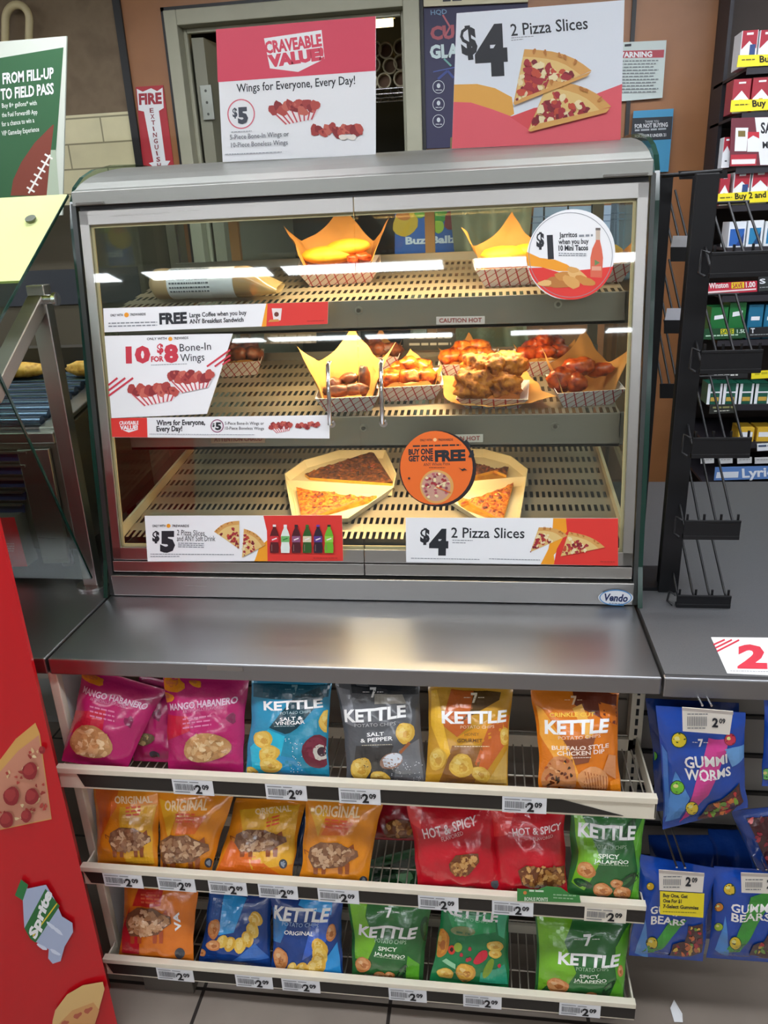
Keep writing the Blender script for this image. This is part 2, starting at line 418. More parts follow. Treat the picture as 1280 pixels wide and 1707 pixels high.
for z in (2.15, 2.19, 2.23): hg.disc((-.178, YB + .045, z), (0, -1, 0), .005, .002, C('#555752', .4, .8), 10)
hg.build('hinge', door, bevel=.001)
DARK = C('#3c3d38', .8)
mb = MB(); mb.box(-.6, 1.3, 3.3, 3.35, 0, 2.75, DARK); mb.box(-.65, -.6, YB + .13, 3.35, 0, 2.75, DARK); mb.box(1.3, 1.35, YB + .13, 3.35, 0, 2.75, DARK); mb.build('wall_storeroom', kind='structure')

# ceiling light fittings, three inferred rows and one added for brightness
CL = C('#f4f8ff', .4, emit=TUBE)
ROWS = {-.7: [(-3.0, -1.9), (-1.7, -.68), (-.58, .59), (.8, 1.95), (2.15, 3.3)],
        -3.62: [(-3.0, -1.92), (-1.68, -.7), (-.61, .59), (.79, 1.95), (2.15, 3.3)],
        -6.5: [(-2.6, -1.6), (-1.75 + .2, -.5), (-.45, .53), (1.14, 1.95), (2.15, 3.3)],
        .7: [(-2.5, -1.5), (-.58, .59), (.8, 1.95), (2.15, 3.3)]}  # row added over the case to brighten the back wall
for yc, xs in ROWS.items():
    for x0, x1 in xs:
        t = MB(); t.box(x0, x1, yc - .13, yc + .13, 2.7, 2.749, WHITE)
        o = t.build('ceiling_light', label='white strip ceiling light shining down into the shop, one of its rows added for brightness', cat='light', group='strip ceiling lights')
        t = MB(); t.box(x0 + .015, x1 - .015, yc - .115, yc + .115, 2.694, 2.699, CL); t.build('diffuser', o)

t = MB(); t.box(-2.2, -.3, 1.42, 1.86, 0, 1.83, C('#57503f', .6)); eq = t.build('equipment_cabinet', bevel=.006, origin=(-1.2, 1.6, 0), label='tall brown equipment cabinet behind the roller grill, seen through the glass', cat='cabinet')
t = MB(); t.box(-2.18, -.32, 1.412, 1.42, 1.5, 1.62, C('#3d4148', .4)); t.build('front_panel', eq)
# ================================================================== counters
def counter(x0, x1, name, label, top, back, thick=.037, y0=0.):
    t = MB(); t.box(x0, x1, y0, back, .914 - thick, .914, top)
    return t
t = MB(); t.box(.002, 1.218, 0, 1.02, .877, .914, STEEL_TOP)
ct = t.build('steel_worktop', bevel=.003, origin=(.61, .5, .877), label='brushed steel worktop that carries the heated food case', cat='counter')
t = MB(); q = [at(*p, y=-.001) for p in ((345, 1109), (404, 1112), (406, 1119), (345, 1117))]; t.slab(q, (0, -.0006, 0), C('#77706a', .5)); t.build('worn_sticker', ct, label='dull rubbed patch on the front edge')
t = MB(); t.box(-1.6, -.004, 0, 1.02, .877, .914, STEEL_TOP); t.build('steel_worktop', bevel=.003, origin=(-.8, .5, .877), label='steel worktop under the roller grill, left of the food case', cat='counter')
LAM = blotch('grey_laminate', ['#4c4d4f', '#58595b', '#505153'], 350, .42, .03)
t = MB(); t.box(1.226, 3.0, .014, 1.14, .877, .914, LAM)
o = t.build('laminate_counter', origin=(2, .5, .877), label='dark grey laminate counter with a steel front edge right of the food case', cat='counter')
t = MB(); t.box(1.222, 3.0, .0, .014, .872, .9142, STEEL_TOP); t.build('edge_band', o, bevel=.003, label='steel front edge')
# body below the worktops
BACKP = C('#8d857a', .7, var=.05); PEG = C('#9b938a', .65, var=.04)
t = MB(); t.box(0.0, 1.215, .2, .24, .0, .87, BACKP)
for z in (.2, .33, .46, .6, .73, .85): t.box(0.02, 1.2, .195, .2, z, z + .004, C('#5b544c', .7))
gond = empty('shelf_unit', (.61, .1, 0), 'cream metal shelf unit full of chip bags under the steel worktop', 'shelf')
t.build('back_panel', gond, bevel=.002)
t = MB(); t.box(-.006, .004, .03, .2, .0, .874, C('#d6d3d2', .5)); t.build('side_panel', gond)
def upright(x0, x1, y, nm='upright'):
    u = MB(); u.box(x0, x1, y, y + .03, .0, .872, CREAM)
    z = .05
    while z < .86: u.box((x0 + x1) / 2 - .003, (x0 + x1) / 2 + .003, y - .0008, y, z, z + .016, BLACK); z += .025
    u.build(nm, gond)
upright(1.2, 1.226, .15)
t = MB(); t.box(-.014, .006, .012, .03, .0, .874, CREAM); t.build('upright', gond, bevel=.002)
WIRE = C('#c9c3b4', .35, .6)
SH = [(.6825, -.05, .16), (.4097, -.046, .16), (.1253, -.043, .16)]   # lip top height, front y, back y
STRIP = C('#26231f', .5)
for i, (z, y0, y1) in enumerate(SH):
    x0, x1 = .0005, 1.2185
    s = MB(); s.box(x0, x1, y0, y0 + .012, z - .052, z, CREAM); s.box(x0, x1, y0 - .004, y0 + .012, z - .012, z + .001, CREAM)
    s.box(x0, x0 + .004, y0, y1, z - .05, z - .012, CREAM); s.box(x1 - .004, x1, y0, y1, z - .05, z - .012, CREAM); s.box(x0, x1, y1 - .01, y1, z - .05, z - .02, CREAM)
    sh = s.build('shelf', gond, bevel=.001)
    s = MB(); n = 62
    for k in range(n + 1):
        x = x0 + .012 + (x1 - x0 - .024) * k / n
        s.tube([(x, y0 + .012, z - .04), (x, y1 - .004, z - .046), (x, y1 + .004, z - .02)], .0017, WIRE, 6)
    s.tube([(x0, y1 + .004, z - .02), (x1, y1 + .004, z - .02)], .0022, WIRE, 6); s.tube([(x0, .05, z - .046), (x1, .05, z - .046)], .0022, WIRE, 6)
    s.build('wire_deck', sh)
    s = MB(); q0 = x0 + (.045 if i == 0 else .006); q1 = x1 - (.0 if i else .06)
    pts = [(q0 + .012, y0 - .0015, z - .046), (q1, y0 - .0015, z - .046), (q1 - (.12 if i == 0 else 0), y0 - .0015, z - .014), (q0, y0 - .0015, z - .014)]
    s.slab(pts, (0, .0012, 0), STRIP); s.build('label_strip', sh, label='black label strip')
    for xx in (x0 + .02, x1 - .012):
        s = MB(); s.slab([(xx, y0 + .02, z - .052), (xx, y0 + .06, z - .052), (xx, y0 + .06, z - .09), (xx, y0 + .045, z - .09), (xx, y0 + .02, z - .065)], (.004, 0, 0), CREAM); s.build('bracket_hook', sh)
t = MB(); t.box(.075, .2, -.02, .1, .0, .045, C('#5a544d', .6)); t.build('base_foot', gond, bevel=.002)
t = MB(); t.box(0, 1.215, .12, .2, .0, .08, C('#6f665c', .7)); t.build('kick_plate', gond)
# panel behind the hanging candy, to the right
SLAT = C('#8f8b86', .6, var=.05)
t = MB(); t.box(1.228, 2.6, .2, .26, .0, .872, SLAT)
for z in (.79, .7, .6, .5, .4, .3): t.box(1.23, 2.6, .192, .2, z - .004, z + .004, BLACK)
o = t.build('slatwall_panel', origin=(1.9, .2, 0), label='grey slatted panel with black grooves behind the hanging candy bags', cat='panel')

# ================================================================== heated food case
CX0, CX1 = .012, 1.214
def yf(z): return .285 + (z - .914) * .155           # leaning front
GP0 = V((0, .285, .914)); GN = V((0, -1, .155)).normalized()
def gl(px, py, off=0.): return hit(px, py, GP0 + GN * off, GN)
case = empty('heated_food_case', (.613, .62, .914), 'large steel and glass heated food case with three lit levels on the worktop', 'food warmer')
def lean(x0, x1, z0, z1, mt, d=.02, out=0.):          # strip following the leaning front
    a = [(x0, yf(z0) - out, z0), (x1, yf(z0) - out, z0), (x1, yf(z1) - out, z1), (x0, yf(z1) - out, z1)]
    return a
t = MB(); t.box(CX0, CX1, .284, .97, .916, .968, STEEL); t.build('base_panel', case, bevel=.002)
t = MB(); t.box(CX0 + .004, CX1 - .004, .305, .97, .968, .975, BLACK)
for x0, x1 in ((CX0 + .004, .6205), (.6225, CX1 - .004)): t.slab(lean(x0, x1, .974, 1.0, STEEL), (0, .02, 0), STEEL)
t.box(CX0, CX1, .31, .97, .975, 1.012, STEEL_DULL); t.build('lower_rail', case, bevel=.0015)
bd = MB(); c = at(1026, 996, y=.283); bd.disc(c, (0, -1, 0), .037, .002, C('#e9edf2', .35), 40, .0175); bdo = None
P = plane_print(c + V((-.04, -.0022, -.02)), c + V((.04, -.0022, -.02)), c + V((-.04, -.0022, .02)))
P.ring((1026, 996), 27, 13.2, 1.6, ink('#4f8fc9')); P.text('Vendo', (1007, 1001), (1046, 1003), 12, ink('#1e2f5e'), .03, .2); P.dashes((1015, 1006), (1040, 1007.5), 1.2, ink('#6c7f9d')); P.line([(1022, 1008), (1040, 1009)], 1.2, ink('#4f8fc9')); P.emit(bd)
bd.build('badge', case, label='oval white maker badge')
# bottom deck, sloping up to the back
DZ0, DZ1, DY0, DY1 = 1.047, 1.122, .335, .86
dk = bpy.data.objects
def deck(nm, x0, x1, y0, z0, y1, z1, parent):
    L = math.hypot(y1 - y0, z1 - z0); s = MB(); s.add([(0, 0, 0), (x1 - x0, 0, 0), (x1 - x0, L, 0), (0, L, 0)], [[0, 1, 2, 3]], PERF)
    ob = s.build(nm); ob.location = (x0, y0, z0); ob.rotation_euler = (math.atan2(z1 - z0, y1 - y0), 0, 0)
    ob.parent = parent; ob.matrix_parent_inverse = WM(parent).inverted(); return ob
deck('bottom_deck', CX0 + .02, CX1 - .012, DY0, DZ0, DY1, DZ1, case)
RAILC = C('#d9c7a2', .5)
for x in (CX0 + .016, CX1 - .02):
    t = MB(); t.slab([(x, .33, 1.045), (x, .86, 1.12), (x, .86, 1.14), (x, .33, 1.072)], (.007, 0, 0), RAILC); t.build('deck_rail', case)
t = MB(); t.box(CX0 + .01, CX1 - .008, .345, .9, 1.012, 1.016, C('#2a2622', .6)); t.build('drip_pan', case)
t = MB(); t.box(CX0 + .006, CX1 - .006, .86, .872, 1.0, 1.18, STEEL_DULL); t.build('rear_rail', case)
FASC = steel('fascia_steel', '#9a948a', .4, 0, .12, .8)
SHELVES = [(.418, 1.313, 1.238, .84, 1.378), (.447, 1.566, 1.5, .85, 1.625)]
for k, (y0, zt, zb, y1, z1) in enumerate(SHELVES):
    x0, x1 = .05, 1.186
    s = MB(); s.box(x0, x1, y0, y0 + .008, zb, zt, FASC); s.box(x0, x1, y0, y0 + .05, zb, zb + .008, FASC); s.box(x0, x0 + .004, y0, y1, zb + .02, zt, FASC); s.box(x1 - .004, x1, y0, y1, zb + .02, zt, FASC)
    s.slab([(x1 - .03, y0, zb), (x1 + .015, y0 + .01, zb), (x1 + .015, y0 + .01, zt), (x1 - .03, y0, zt)], (0, .006, 0), FASC)
    s.box(x0, x1, y1 - .006, y1, zb + .05, z1 + .02, STEEL_DULL)
    fo = s.build('warming_shelf', case, bevel=.001)
    deck('perforated_tray', x0 + .004, x1 - .004, y0 + .008, zt, y1, z1, fo)
    for px, py in (((606, 713), (925, 710)) if k == 0 else ((598, 517), (930, 507))):
        b = MB(); c = at(px, py, y=y0); b.disc(c, (0, -1, 0), .0085, .002, C('#b9b4a8', .3, 1), 20); b.disc(c + V((0, -.002, 0)), (0, -1, 0), .0045, .005, C('#77726a', .3, 1), 12); b.build('bolt', fo)
    # strip lamp under the shelf
def warm_area(nm, x, y, z, sx, sy, power):
    ld = bpy.data.lights.new(nm, 'AREA'); ld.shape = 'RECTANGLE'; ld.size = sx; ld.size_y = sy; ld.energy = power * WARM; ld.color = (1, .72, .4)
    o = bpy.data.objects.new(nm, ld); COL.objects.link(o); o.location = (x, y, z); o.parent = case; o.matrix_parent_inverse = WM(case).inverted(); return o
LAMPM = C('#ffdca6', .4, emit=5.)
for nm, x0, x1, y0, z, pw in (('hood', .42, .98, .475, 1.795, 5.0), ('upper', .42, 1.0, .505, 1.508, 4.6), ('middle', .42, .9, .47, 1.25, 3.6)):
    s = MB(); s.box(x0, x1, y0 - .02, y0 + .02, z, z + .014, STEEL_DULL); s.box(x0 + .01, x1 - .01, y0 - .012, y0 + .012, z - .003, z, LAMPM); s.build('heat_lamp', case)
    warm_area('heat_lamp_glow', (x0 + x1) / 2, y0, z - .008, x1 - x0, .03, pw)
# labels on the fascias
def tiny_label(nm, q, y, txt, col, tcol, parent, lab):
    s = MB(); pts = [at(*p, y=y) for p in q]; s.slab(pts, (0, .0012, 0), C(col, .5))
    P = plane_print(pts[0] + V((0, -.0003, 0)), pts[1] + V((0, -.0003, 0)), pts[3] + V((0, -.0003, 0)))
    x0, x1 = q[0][0], q[1][0]; yb = q[0][1]; h = q[0][1] - q[3][1]
    P.text(txt, (x0 + 5, yb - h * .25), (x1 - 5, q[1][1] - h * .25), h * .55, ink(tcol), .02); P.emit(s); s.build(nm, parent, label=lab)
sh = [o for o in COL.objects if o.name.startswith('warming_shelf')]
tiny_label('caution_label', [(727, 541), (808, 540), (808, 527), (727, 528)], .4455, 'CAUTION HOT', '#e9d9d4', '#a8423c', sh[1], 'white caution label with red text')
tiny_label('caution_label', [(722, 738), (805, 737), (805, 724), (722, 725)], .4165, 'CAUTION HOT', '#e0d6cb', '#a8423c', sh[0], 'white caution label with red text')
tiny_label('caution_label', [(352, 739), (442, 738), (442, 725), (352, 726)], .4165, 'ATTENTION CHAUD', '#a4826a', '#7c2e2a', sh[0], 'brownish caution label')
# little dark price holders hanging at the back of the top shelf
for q, col in (([(672, 584), (760, 583), (760, 556), (672, 557)], '#46494b'), ([(440, 573), (527, 572), (527, 553), (440, 554)], '#a9a79c')):
    s = MB(); pts = [at(*p, y=.8) for p in q]; s.slab(pts, (0, .002, 0), C(col, .4)); P = plane_print(*[pts[i] + V((0, -.0004, 0)) for i in (0, 1, 3)])
    for dy in (8, 19): P.dashes((q[3][0] + 10, q[3][1] + dy), (q[2][0] - 8, q[2][1] + dy), 4, ink('#d5d5cf'))
    P.emit(s); s.build('shelf_card', sh[1], label='small card hanging below the back of the top shelf')
# front doors
def door_frame(x0, x1, z0, z1, w_):
    s = MB()
    for a in ((x0, x0 + w_, z0, z1), (x1 - .0015, x1, z0, z1), (x0, x1, z1 - .028, z1), (x0, x1, z0, z0 + .014)):
        if a[0] == x1 - .0015 or True: s.slab(lean(a[0], a[1], a[2], a[3], STEEL, out=.0), (0, .012, 0), STEEL_Z if a[1] - a[0] < .1 else STEEL)
    return s
for x0, x1, side in ((CX0 + .006, .621, 'l'), (.6225, CX1 - .004, 'r')):
    s = MB(); z0, z1 = 1.003, 1.775
    strips = [(x0, x1, z1 - .03, z1), (x0, x1, z0, z0 + .03)] + ([(x0, x0 + .022, z0, z1)] if side == 'l' else [(x1 - .022, x1, z0, z1)])
    for a in strips: s.slab(lean(*a, STEEL), (0, .012, 0), STEEL if a[1] - a[0] > .1 else STEEL_Z)
    fr = s.build('glass_door', case, bevel=.0015)
    s = MB(); g0, g1 = (x0 + .02, x1) if side == 'l' else (x0, x1 - .02)
    s.slab(lean(g0, g1, z0 + .028, z1 - .028, GLASS), (0, .005, 0), GLASS); s.build('pane', fr, label='clear glass door pane')
    hx = gl(551, 655).x if side == 'l' else gl(638, 655).x
    h0, h1 = gl(551, 706).z, gl(551, 604).z
    s = MB(); pts = [(hx, yf(h0), h0), (hx, yf(h0) - .02, h0 + .003), (hx, yf(h1) - .02, h1 - .003), (hx, yf(h1), h1)]
    s.tube(pts, .0048, CHROME, 10); s.disc((hx, yf(h0) - .0, h0), (0, -1, 0), .009, .004, CHROME, 14); s.build('handle', fr, label='chrome bar handle')
    # inner cream gasket seen inside the steel
    s = MB(); g = C('#cdb98f', .5)
    for a in ((g0 + .001, g1 - .001, z0 + .026, z0 + .036), (g0 + .001, g1 - .001, z1 - .036, z1 - .028)) + (((g0, g0 + .008, z0 + .03, z1 - .03),) if side == 'l' else ((g1 - .008, g1, z0 + .03, z1 - .03),)):
        s.slab([V(p) + V((0, .0065, 0)) for p in lean(*a, None)], (0, .004, 0), g)
    s.build('gasket', fr)
# hood
STEEL_HOOD = steel('hood_steel', '#8d8e89', .4)
prof = [(.409, 1.785), (.412, 1.813), (.43, 1.818), (.46, 1.832), (.5, 1.845), (.55, 1.857), (.61, 1.867), (.68, 1.876), (.78, 1.884), (.88, 1.887), (.99, 1.887)]
s = MB(); s.slab([(CX0, y, z) for y, z in prof] + [(CX0, y, z - .012) for y, z in prof[:1:-1]] + [(CX0, .43, 1.785)], (CX1 - CX0, 0, 0), STEEL_HOOD)
hood = s.build('hood', case, bevel=.001)
s = MB(); s.slab(lean(CX0 + .01, CX1 - .006, 1.775, 1.787, BLACK), (0, .02, 0), BLACK); s.build('hood_gap', hood)
for a, b in ((CX0 + .01, .085), (1.12, CX1 - .01)):
    s = MB(); s.slab([(a, .4045, 1.787), (b, .4045, 1.787), (b, .4045, 1.791), (a, .4045, 1.791)], (0, .004, 0), CHROME); s.build('hood_clip', hood)
# glass ends with dark green edges
ep = [(.27, .916), (.30, 1.0), (.335, 1.25), (.392, 1.55), (.42, 1.74), (.437, 1.795), (.46, 1.825), (.5, 1.847), (.56, 1.866), (.66, 1.882), (.8, 1.892), (.985, 1.893), (.985, .916)]
for xa, xb in ((-.008, .002), (1.222, 1.232)):
    s = MB(); n = len(ep)
    s.add([(xa, y, z) for y, z in ep], [list(range(n))], GLASS_END); s.add([(xb, y, z) for y, z in ep], [list(range(n))[::-1]], GLASS_END)
    s.add([(xa, y, z) for y, z in ep] + [(xb, y, z) for y, z in ep], [[i, i + 1, n + i + 1, n + i] for i in range(n - 1)], GLASS_EDGE)
    e = s.build('end_glass', case, label='clear glass end with a dark green edge')
    for z in (.96, 1.7): s = MB(); s.disc((xa if xa < .5 else xb, yf(z) + .05, z), (-1 if xa < .5 else 1, 0, 0), .011, .006, CHROME, 18); s.build('end_bolt', e)
for x0, x1 in ((.002, CX0 + .001), (CX1 - .001, 1.222)):       # slim dark corner posts between ends and doors
    s = MB(); s.slab(lean(x0, x1, .916, 1.79, None), (0, .03, 0), C('#4a4d4c', .35, .6)); s.build('corner_post', case)
# rear glass doors
s = MB()
for x in (.02, .2, .742, 1.18): s.box(x - .012, x + .014, .915, .935, 1.1, 1.8, C('#bd9a6c', .5) if .1 < x < 1 else STEEL_DULL)
s.box(CX0, CX1, .91, .94, 1.79, 1.815, STEEL_DULL); s.box(CX0, CX1, .91, .94, 1.1, 1.15, STEEL_DULL); rd = s.build('rear_door', case)
s = MB(); s.box(CX0 + .02, CX1 - .02, .922, .927, 1.15, 1.79, GLASS); s.build('pane', rd, label='clear glass of the rear doors')
s = MB(); s.box(CX0, CX1, .955, .97, .975, 1.12, STEEL_DULL); s.build('back_panel', case)

# ------------------------------------------------------------------ signs on the case
INK = ink('#26292f'); GREYT = ink('#8a8f96'); RED = ink('#dd3a33'); ORG = ink('#f0a028'); REDT = ink('#c9394a')
def sign(name, label, q, p0, n, mat, th=.0016, cat='sign', group=None, parent=None, rounded=0):
    pts = [hit(*p, p0, n) for p in q]; s = MB(); s.slab(pts, -n * th, mat)
    P = plane_print(pts[0], pts[1], pts[3]); return s, P, pts
def fin(s, P, pts, name, label, cat='sign', group=None):
    P.emit(s); return s.build(name, origin=(pts[0] + pts[1]) / 2, label=label, cat=cat, group=group)
G0 = GP0 + GN * .0035
# free coffee strip
s, P, pts = sign('', '', [(174, 554), (546, 540), (547, 503), (172, 514)], G0, GN, WHITE)
P.poly([(436, 544.5), (447, 544), (450, 506), (444, 506)], ORG); P.poly([(444, 544), (546, 540), (547, 503), (446, 506)], RED)
P.text('ONLY WITH', (184, 527.5), (205, 527), 4, INK, .02); P.text('7REWARDS', (217, 526.5), (243, 525.5), 4, INK, .02); P.blob((211, 525), 4, 4, ORG); P.dashes((181, 540), (262, 538), 2, GREYT); P.dashes((181, 545), (262, 543), 2, GREYT)
P.text('FREE', (266, 540), (312, 538), 18, INK, .05); P.text('Large Coffee when you buy', (316, 529), (411, 524.5), 7.5, INK, .02); P.text('ANY Breakfast Sandwich', (316, 539.5), (406, 536), 7.5, INK, .02)
P.poly([(456, 534), (468, 534), (470, 514), (453, 514)], ink('#e8e0da')); P.blob((461, 524), 4, 4, ink('#6d3a2c')); P.poly([(447, 537), (466, 536), (464, 532), (450, 533)], ink('#d4934a')); P.dashes((512, 536), (540, 535), 1.2, ink('#a02a24'))
fin(s, P, pts, 'promo_strip', 'white and red strip offering free large coffee on the top level glass')
# ten for eight
s, P, pts = sign('', '', [(186, 697), (345, 690), (388, 556), (174, 560)], G0 + GN * .002, GN, WHITE)
P = plane_print(pts[0], pts[0] + V((1, 0, 0)), pts[0] + V((0, .155, 1)))
P.text('ONLY WITH', (245, 567), (278, 566), 4, INK, .02); P.text('7REWARDS', (290, 566), (314, 565), 4, INK, .02); P.blob((284, 565), 3.5, 3.5, ORG)
P.text('10', (210, 604), (251, 603), 27, REDT, .06); P.text('FOR', (252, 603), (273, 602), 9, REDT, .04); P.text('$', (262, 588), (273, 587.5), 15, REDT, .05); P.text('8', (274, 603), (298, 602), 29, REDT, .06)
P.text('Bone-In', (300, 586), (352, 583), 12.5, INK, .0); P.text('Wings', (301, 603), (341, 601), 12.5, INK, .0); P.dashes((252, 609), (312, 607), 1, GREYT)
for k in range(3):
    P.line([(181 + k * 0, 642 + k * 9), (196 + k * 13, 630 + k * 0.)], 3.2, REDT)
P.line([(345, 611), (384, 583)], 3, REDT); P.line([(358, 611), (384, 592)], 3, REDT); P.line([(371, 608), (384, 599)], 3, REDT)
wings(P, (256, 655), 84, 40, True, 3); wings(P, (318, 633), 76, 40, True, 4)
fin(s, P, pts, 'promo_card', 'white card offering ten bone-in wings, slanted right edge, middle level')
# wings strip
s, P, pts = sign('', '', [(187, 729), (549, 731), (549, 692), (185, 697)], G0, GN, WHITE)
P.poly([(187, 728.5), (246, 729), (245, 696.3), (185, 697)], RED); P.text('CRAVEABLE', (199, 708), (231, 707.5), 6, WHITE, .03); P.text('VALUE!', (200, 716), (230, 715.5), 7, WHITE, .05); P.poly([(205, 717), (230, 716.5), (215, 721)], WHITE)
P.text('Wings for Everyone,', (261, 709), (342, 708), 9, INK, .03); P.text('Every Day!', (261, 719), (304, 718.5), 9, INK, .03); P.ring((362, 710), 11, 11, 1.6, ink('#8c4b6d')); P.text('5', (359, 716), (369, 716), 12, INK, .05); P.text('$', (354, 711), (358, 711), 6, INK, .03)
P.text('5-Piece Bone-In Wings or', (375, 708), (440, 708), 5, INK, .0); P.text('10-Piece Boneless Wings', (375, 716), (440, 716.5), 5, INK, .0); wings(P, (468, 712), 38, 19, True, 6); wings(P, (513, 712), 40, 20, False, 7); P.dashes((250, 724), (425, 725), 1, GREYT)
fin(s, P, pts, 'promo_strip', 'white strip with red end advertising wings for everyone below the bone-in wings card')
# five dollar strip
s, P, pts = sign('', '', [(246, 936), (572, 935), (570, 859), (241, 860)], G0 + GN * .012, GN, WHITE)
P.poly([(424, 935.5), (446, 935.5), (446, 900), (432, 912), (428, 925)], ORG); P.poly([(446, 935.5), (572, 935), (570, 859), (439, 859.5), (445, 885)], RED)
P.text('ONLY WITH', (254, 878.5), (276, 878.5), 4, INK, .02); P.text('7REWARDS', (287, 878.5), (315, 878.5), 4, INK, .02); P.blob((281, 876.5), 3.4, 3.4, ORG)
P.text('$', (254, 902), (266, 902), 17, INK, .05); P.text('5', (267, 918), (292, 918), 33, INK, .07); P.text('2 Pizza Slices', (295, 892), (341, 893), 9, INK, .0); P.text('and ANY Soft Drink', (295, 902), (359, 902), 9, INK, .0)
for k in range(3): P.dashes((297, 906 + 3 * k), (340, 907 + 3 * k), 1.5, GREYT)
P.dashes((251, 924), (390, 925), 1.2, GREYT); P.dashes((251, 928), (300, 928), 1.2, GREYT)
pizza(P, (399, 915), (357, 886), (399, 868), 13, 4); pizza(P, (404, 929), (407, 881), (443, 908), 13, 5)
for k, (cb, cc, lc) in enumerate((('#5a1a20', '#e9e4e2', '#d5353f'), ('#dfe9e2', '#e9ecea', '#6fb26a'), ('#4d1a24', '#2e2428', '#8f5a7e'), ('#2f5a26', '#3c6d2e', '#d9cfae'), ('#30202f', '#6c3fa0', '#5a3f8a'), ('#6cb52f', '#2c3a1e', '#95cf4e'))):
    x = 458 + k * 18.2; P.poly([(x - 7, 921), (x + 7, 921), (x + 7.6, 912), (x + 6.3, 903), (x + 7.4, 893), (x + 5, 885), (x + 2.6, 880), (x + 2.6, 874), (x - 2.6, 874), (x - 2.6, 880), (x - 5, 885), (x - 7.4, 893), (x - 6.3, 903), (x - 7.6, 912)], ink(cb))
    P.rect(x - 2.7, 874, x + 2.7, 877.5, ink(cc)); P.rect(x - 7, 893, x + 7, 903, ink(lc)); P.line([(x - 4, 899.5), (x + 4, 896.5)], 2, ink('#f0e6e6') if k != 1 else ink('#2f7a3c')); P.line([(x - 4.3, 907), (x - 4.3, 918)], 1, ink('#8a6a66') if k != 1 else WHITE)
P.dashes((523, 930), (563, 930), 1.2, ink('#a02a24'))
fin(s, P, pts, 'promo_strip', 'strip offering two pizza slices and a soft drink, row of six bottles on red')
# four dollar strip
s, P, pts = sign('', '', [(677, 937), (1030, 943), (1030, 864), (676, 863)], G0 + GN * .012, GN, WHITE)
P.poly([(901, 940.5), (925, 941), (923, 925), (945, 900), (945, 864), (922, 863.8), (921, 880), (914, 915)], ORG); P.poly([(923, 941), (1030, 943), (1030, 864), (943, 863.9), (945, 885), (928, 915)], RED)
P.text('$', (700, 903), (716, 903.5), 23, INK, .05); P.text('4', (715, 922), (747, 922.5), 41, INK, .07); P.text('2 Pizza Slices', (752, 896), (874, 897), 17, INK, .01); P.dashes((754, 901), (788, 901.5), 1.3, GREYT); P.dashes((754, 905), (776, 905.5), 1.3, GREYT); P.dashes((685, 931), (800, 933), 1.2, GREYT); P.dashes((815, 932), (900, 934), 1.2, GREYT)
pizza(P, (884, 920), (898, 879), (946, 893), 16, 7); pizza(P, (934, 927), (948, 886), (1008, 912), 16, 8); P.dashes((1000, 936), (1024, 936.5), 1.2, ink('#a02a24'))
fin(s, P, pts, 'promo_strip', 'wide strip offering two pizza slices for four dollars at the bottom right')
# round signs
def round_sign(c, r1, r2, off, mat, rot=0.):
    cc = hit(*c, G0 + GN * off, GN); e = hit(c[0] + r1, c[1], G0 + GN * off, GN); rr = (e - cc).length
    s = MB(); s.disc(cc - GN * .0018, GN, rr, .0018, mat, 56)
    return s, plane_print(cc, cc + V((1, 0, 0)), cc + V((0, .155, 1))), [cc, cc], rr
s, P, pts, rr = round_sign((951, 425), 74, 76, .003, WHITE)
def arcpts(c, r, a0, a1, n=16): return [(c[0] + r * math.cos(math.radians(a0 + (a1 - a0) * i / n)), c[1] + r * 1.015 * math.sin(math.radians(a0 + (a1 - a0) * i / n))) for i in range(n + 1)]
P.poly(arcpts((951, 425), 73.5, 184, 166, 4) + [(900, 445), (930, 452), (960, 452), (945, 441), (925, 433), (900, 430)], ORG)
P.poly(arcpts((951, 425), 73.5, 163, 15, 24) + [(990, 448), (960, 451), (935, 455), (905, 446)], RED); P.ring((951, 425), 70, 71, .9, GREYT, 48)
P.text('$', (894, 411), (907, 411), 24, INK, .05); P.text('1', (913, 429), (923, 428.5), 37, INK, .07)
P.text('Jarritos', (932, 396), (962, 395), 8.5, INK, .02); P.dashes((965, 395), (988, 394), 3.5, GREYT); P.text('when you buy', (931, 407), (981, 406), 8.5, INK, .02); P.text('10 Mini Tacos', (931, 418), (980, 417), 9, INK, .03); P.dashes((931, 423), (978, 424), 1.5, GREYT); P.dashes((931, 426.5), (978, 427), 1.5, GREYT)
P.poly([(984, 462), (1003, 463), (1005, 430), (1003, 415), (1000, 402), (1000, 381), (993, 381), (993, 402), (987, 415), (984, 430)], ink('#d9694f')); P.rect(992.6, 380, 1000.6, 384, ink('#6b6460')); P.rect(993, 384, 1000, 400, ink('#c9b8a6')); P.blob((994, 438), 6, 6, ink('#6d8a58'), 0, 3); P.rect(986, 444, 1002, 451, ink('#e2a188'))
for (x, y, a, b, r_) in ((920, 470, 17, 8, -15), (945, 463, 20, 10, 15), (935, 474, 22, 6, 0), (962, 458, 18, 8, 25), (975, 468, 18, 7, 20), (952, 470, 16, 9, 30), (908, 472, 12, 5, -5), (955, 450, 10, 5, 10)): P.blob((x, y), a, b, ink(random.choice(['#d9a25a', '#c98a42', '#e3b673', '#b9783a'])), r_, 12, .08)
fin(s, P, pts, 'round_sticker', 'round white sticker with a soda bottle and mini tacos at the top right')
s, P, pts, rr = round_sign((729, 782), 64.5, 64, .003, ink('#2b2326'))
ORA = ink('#ea6f2a'); P.blob((727, 780), 60.5, 61.5, ORA, 0, 40, .008)
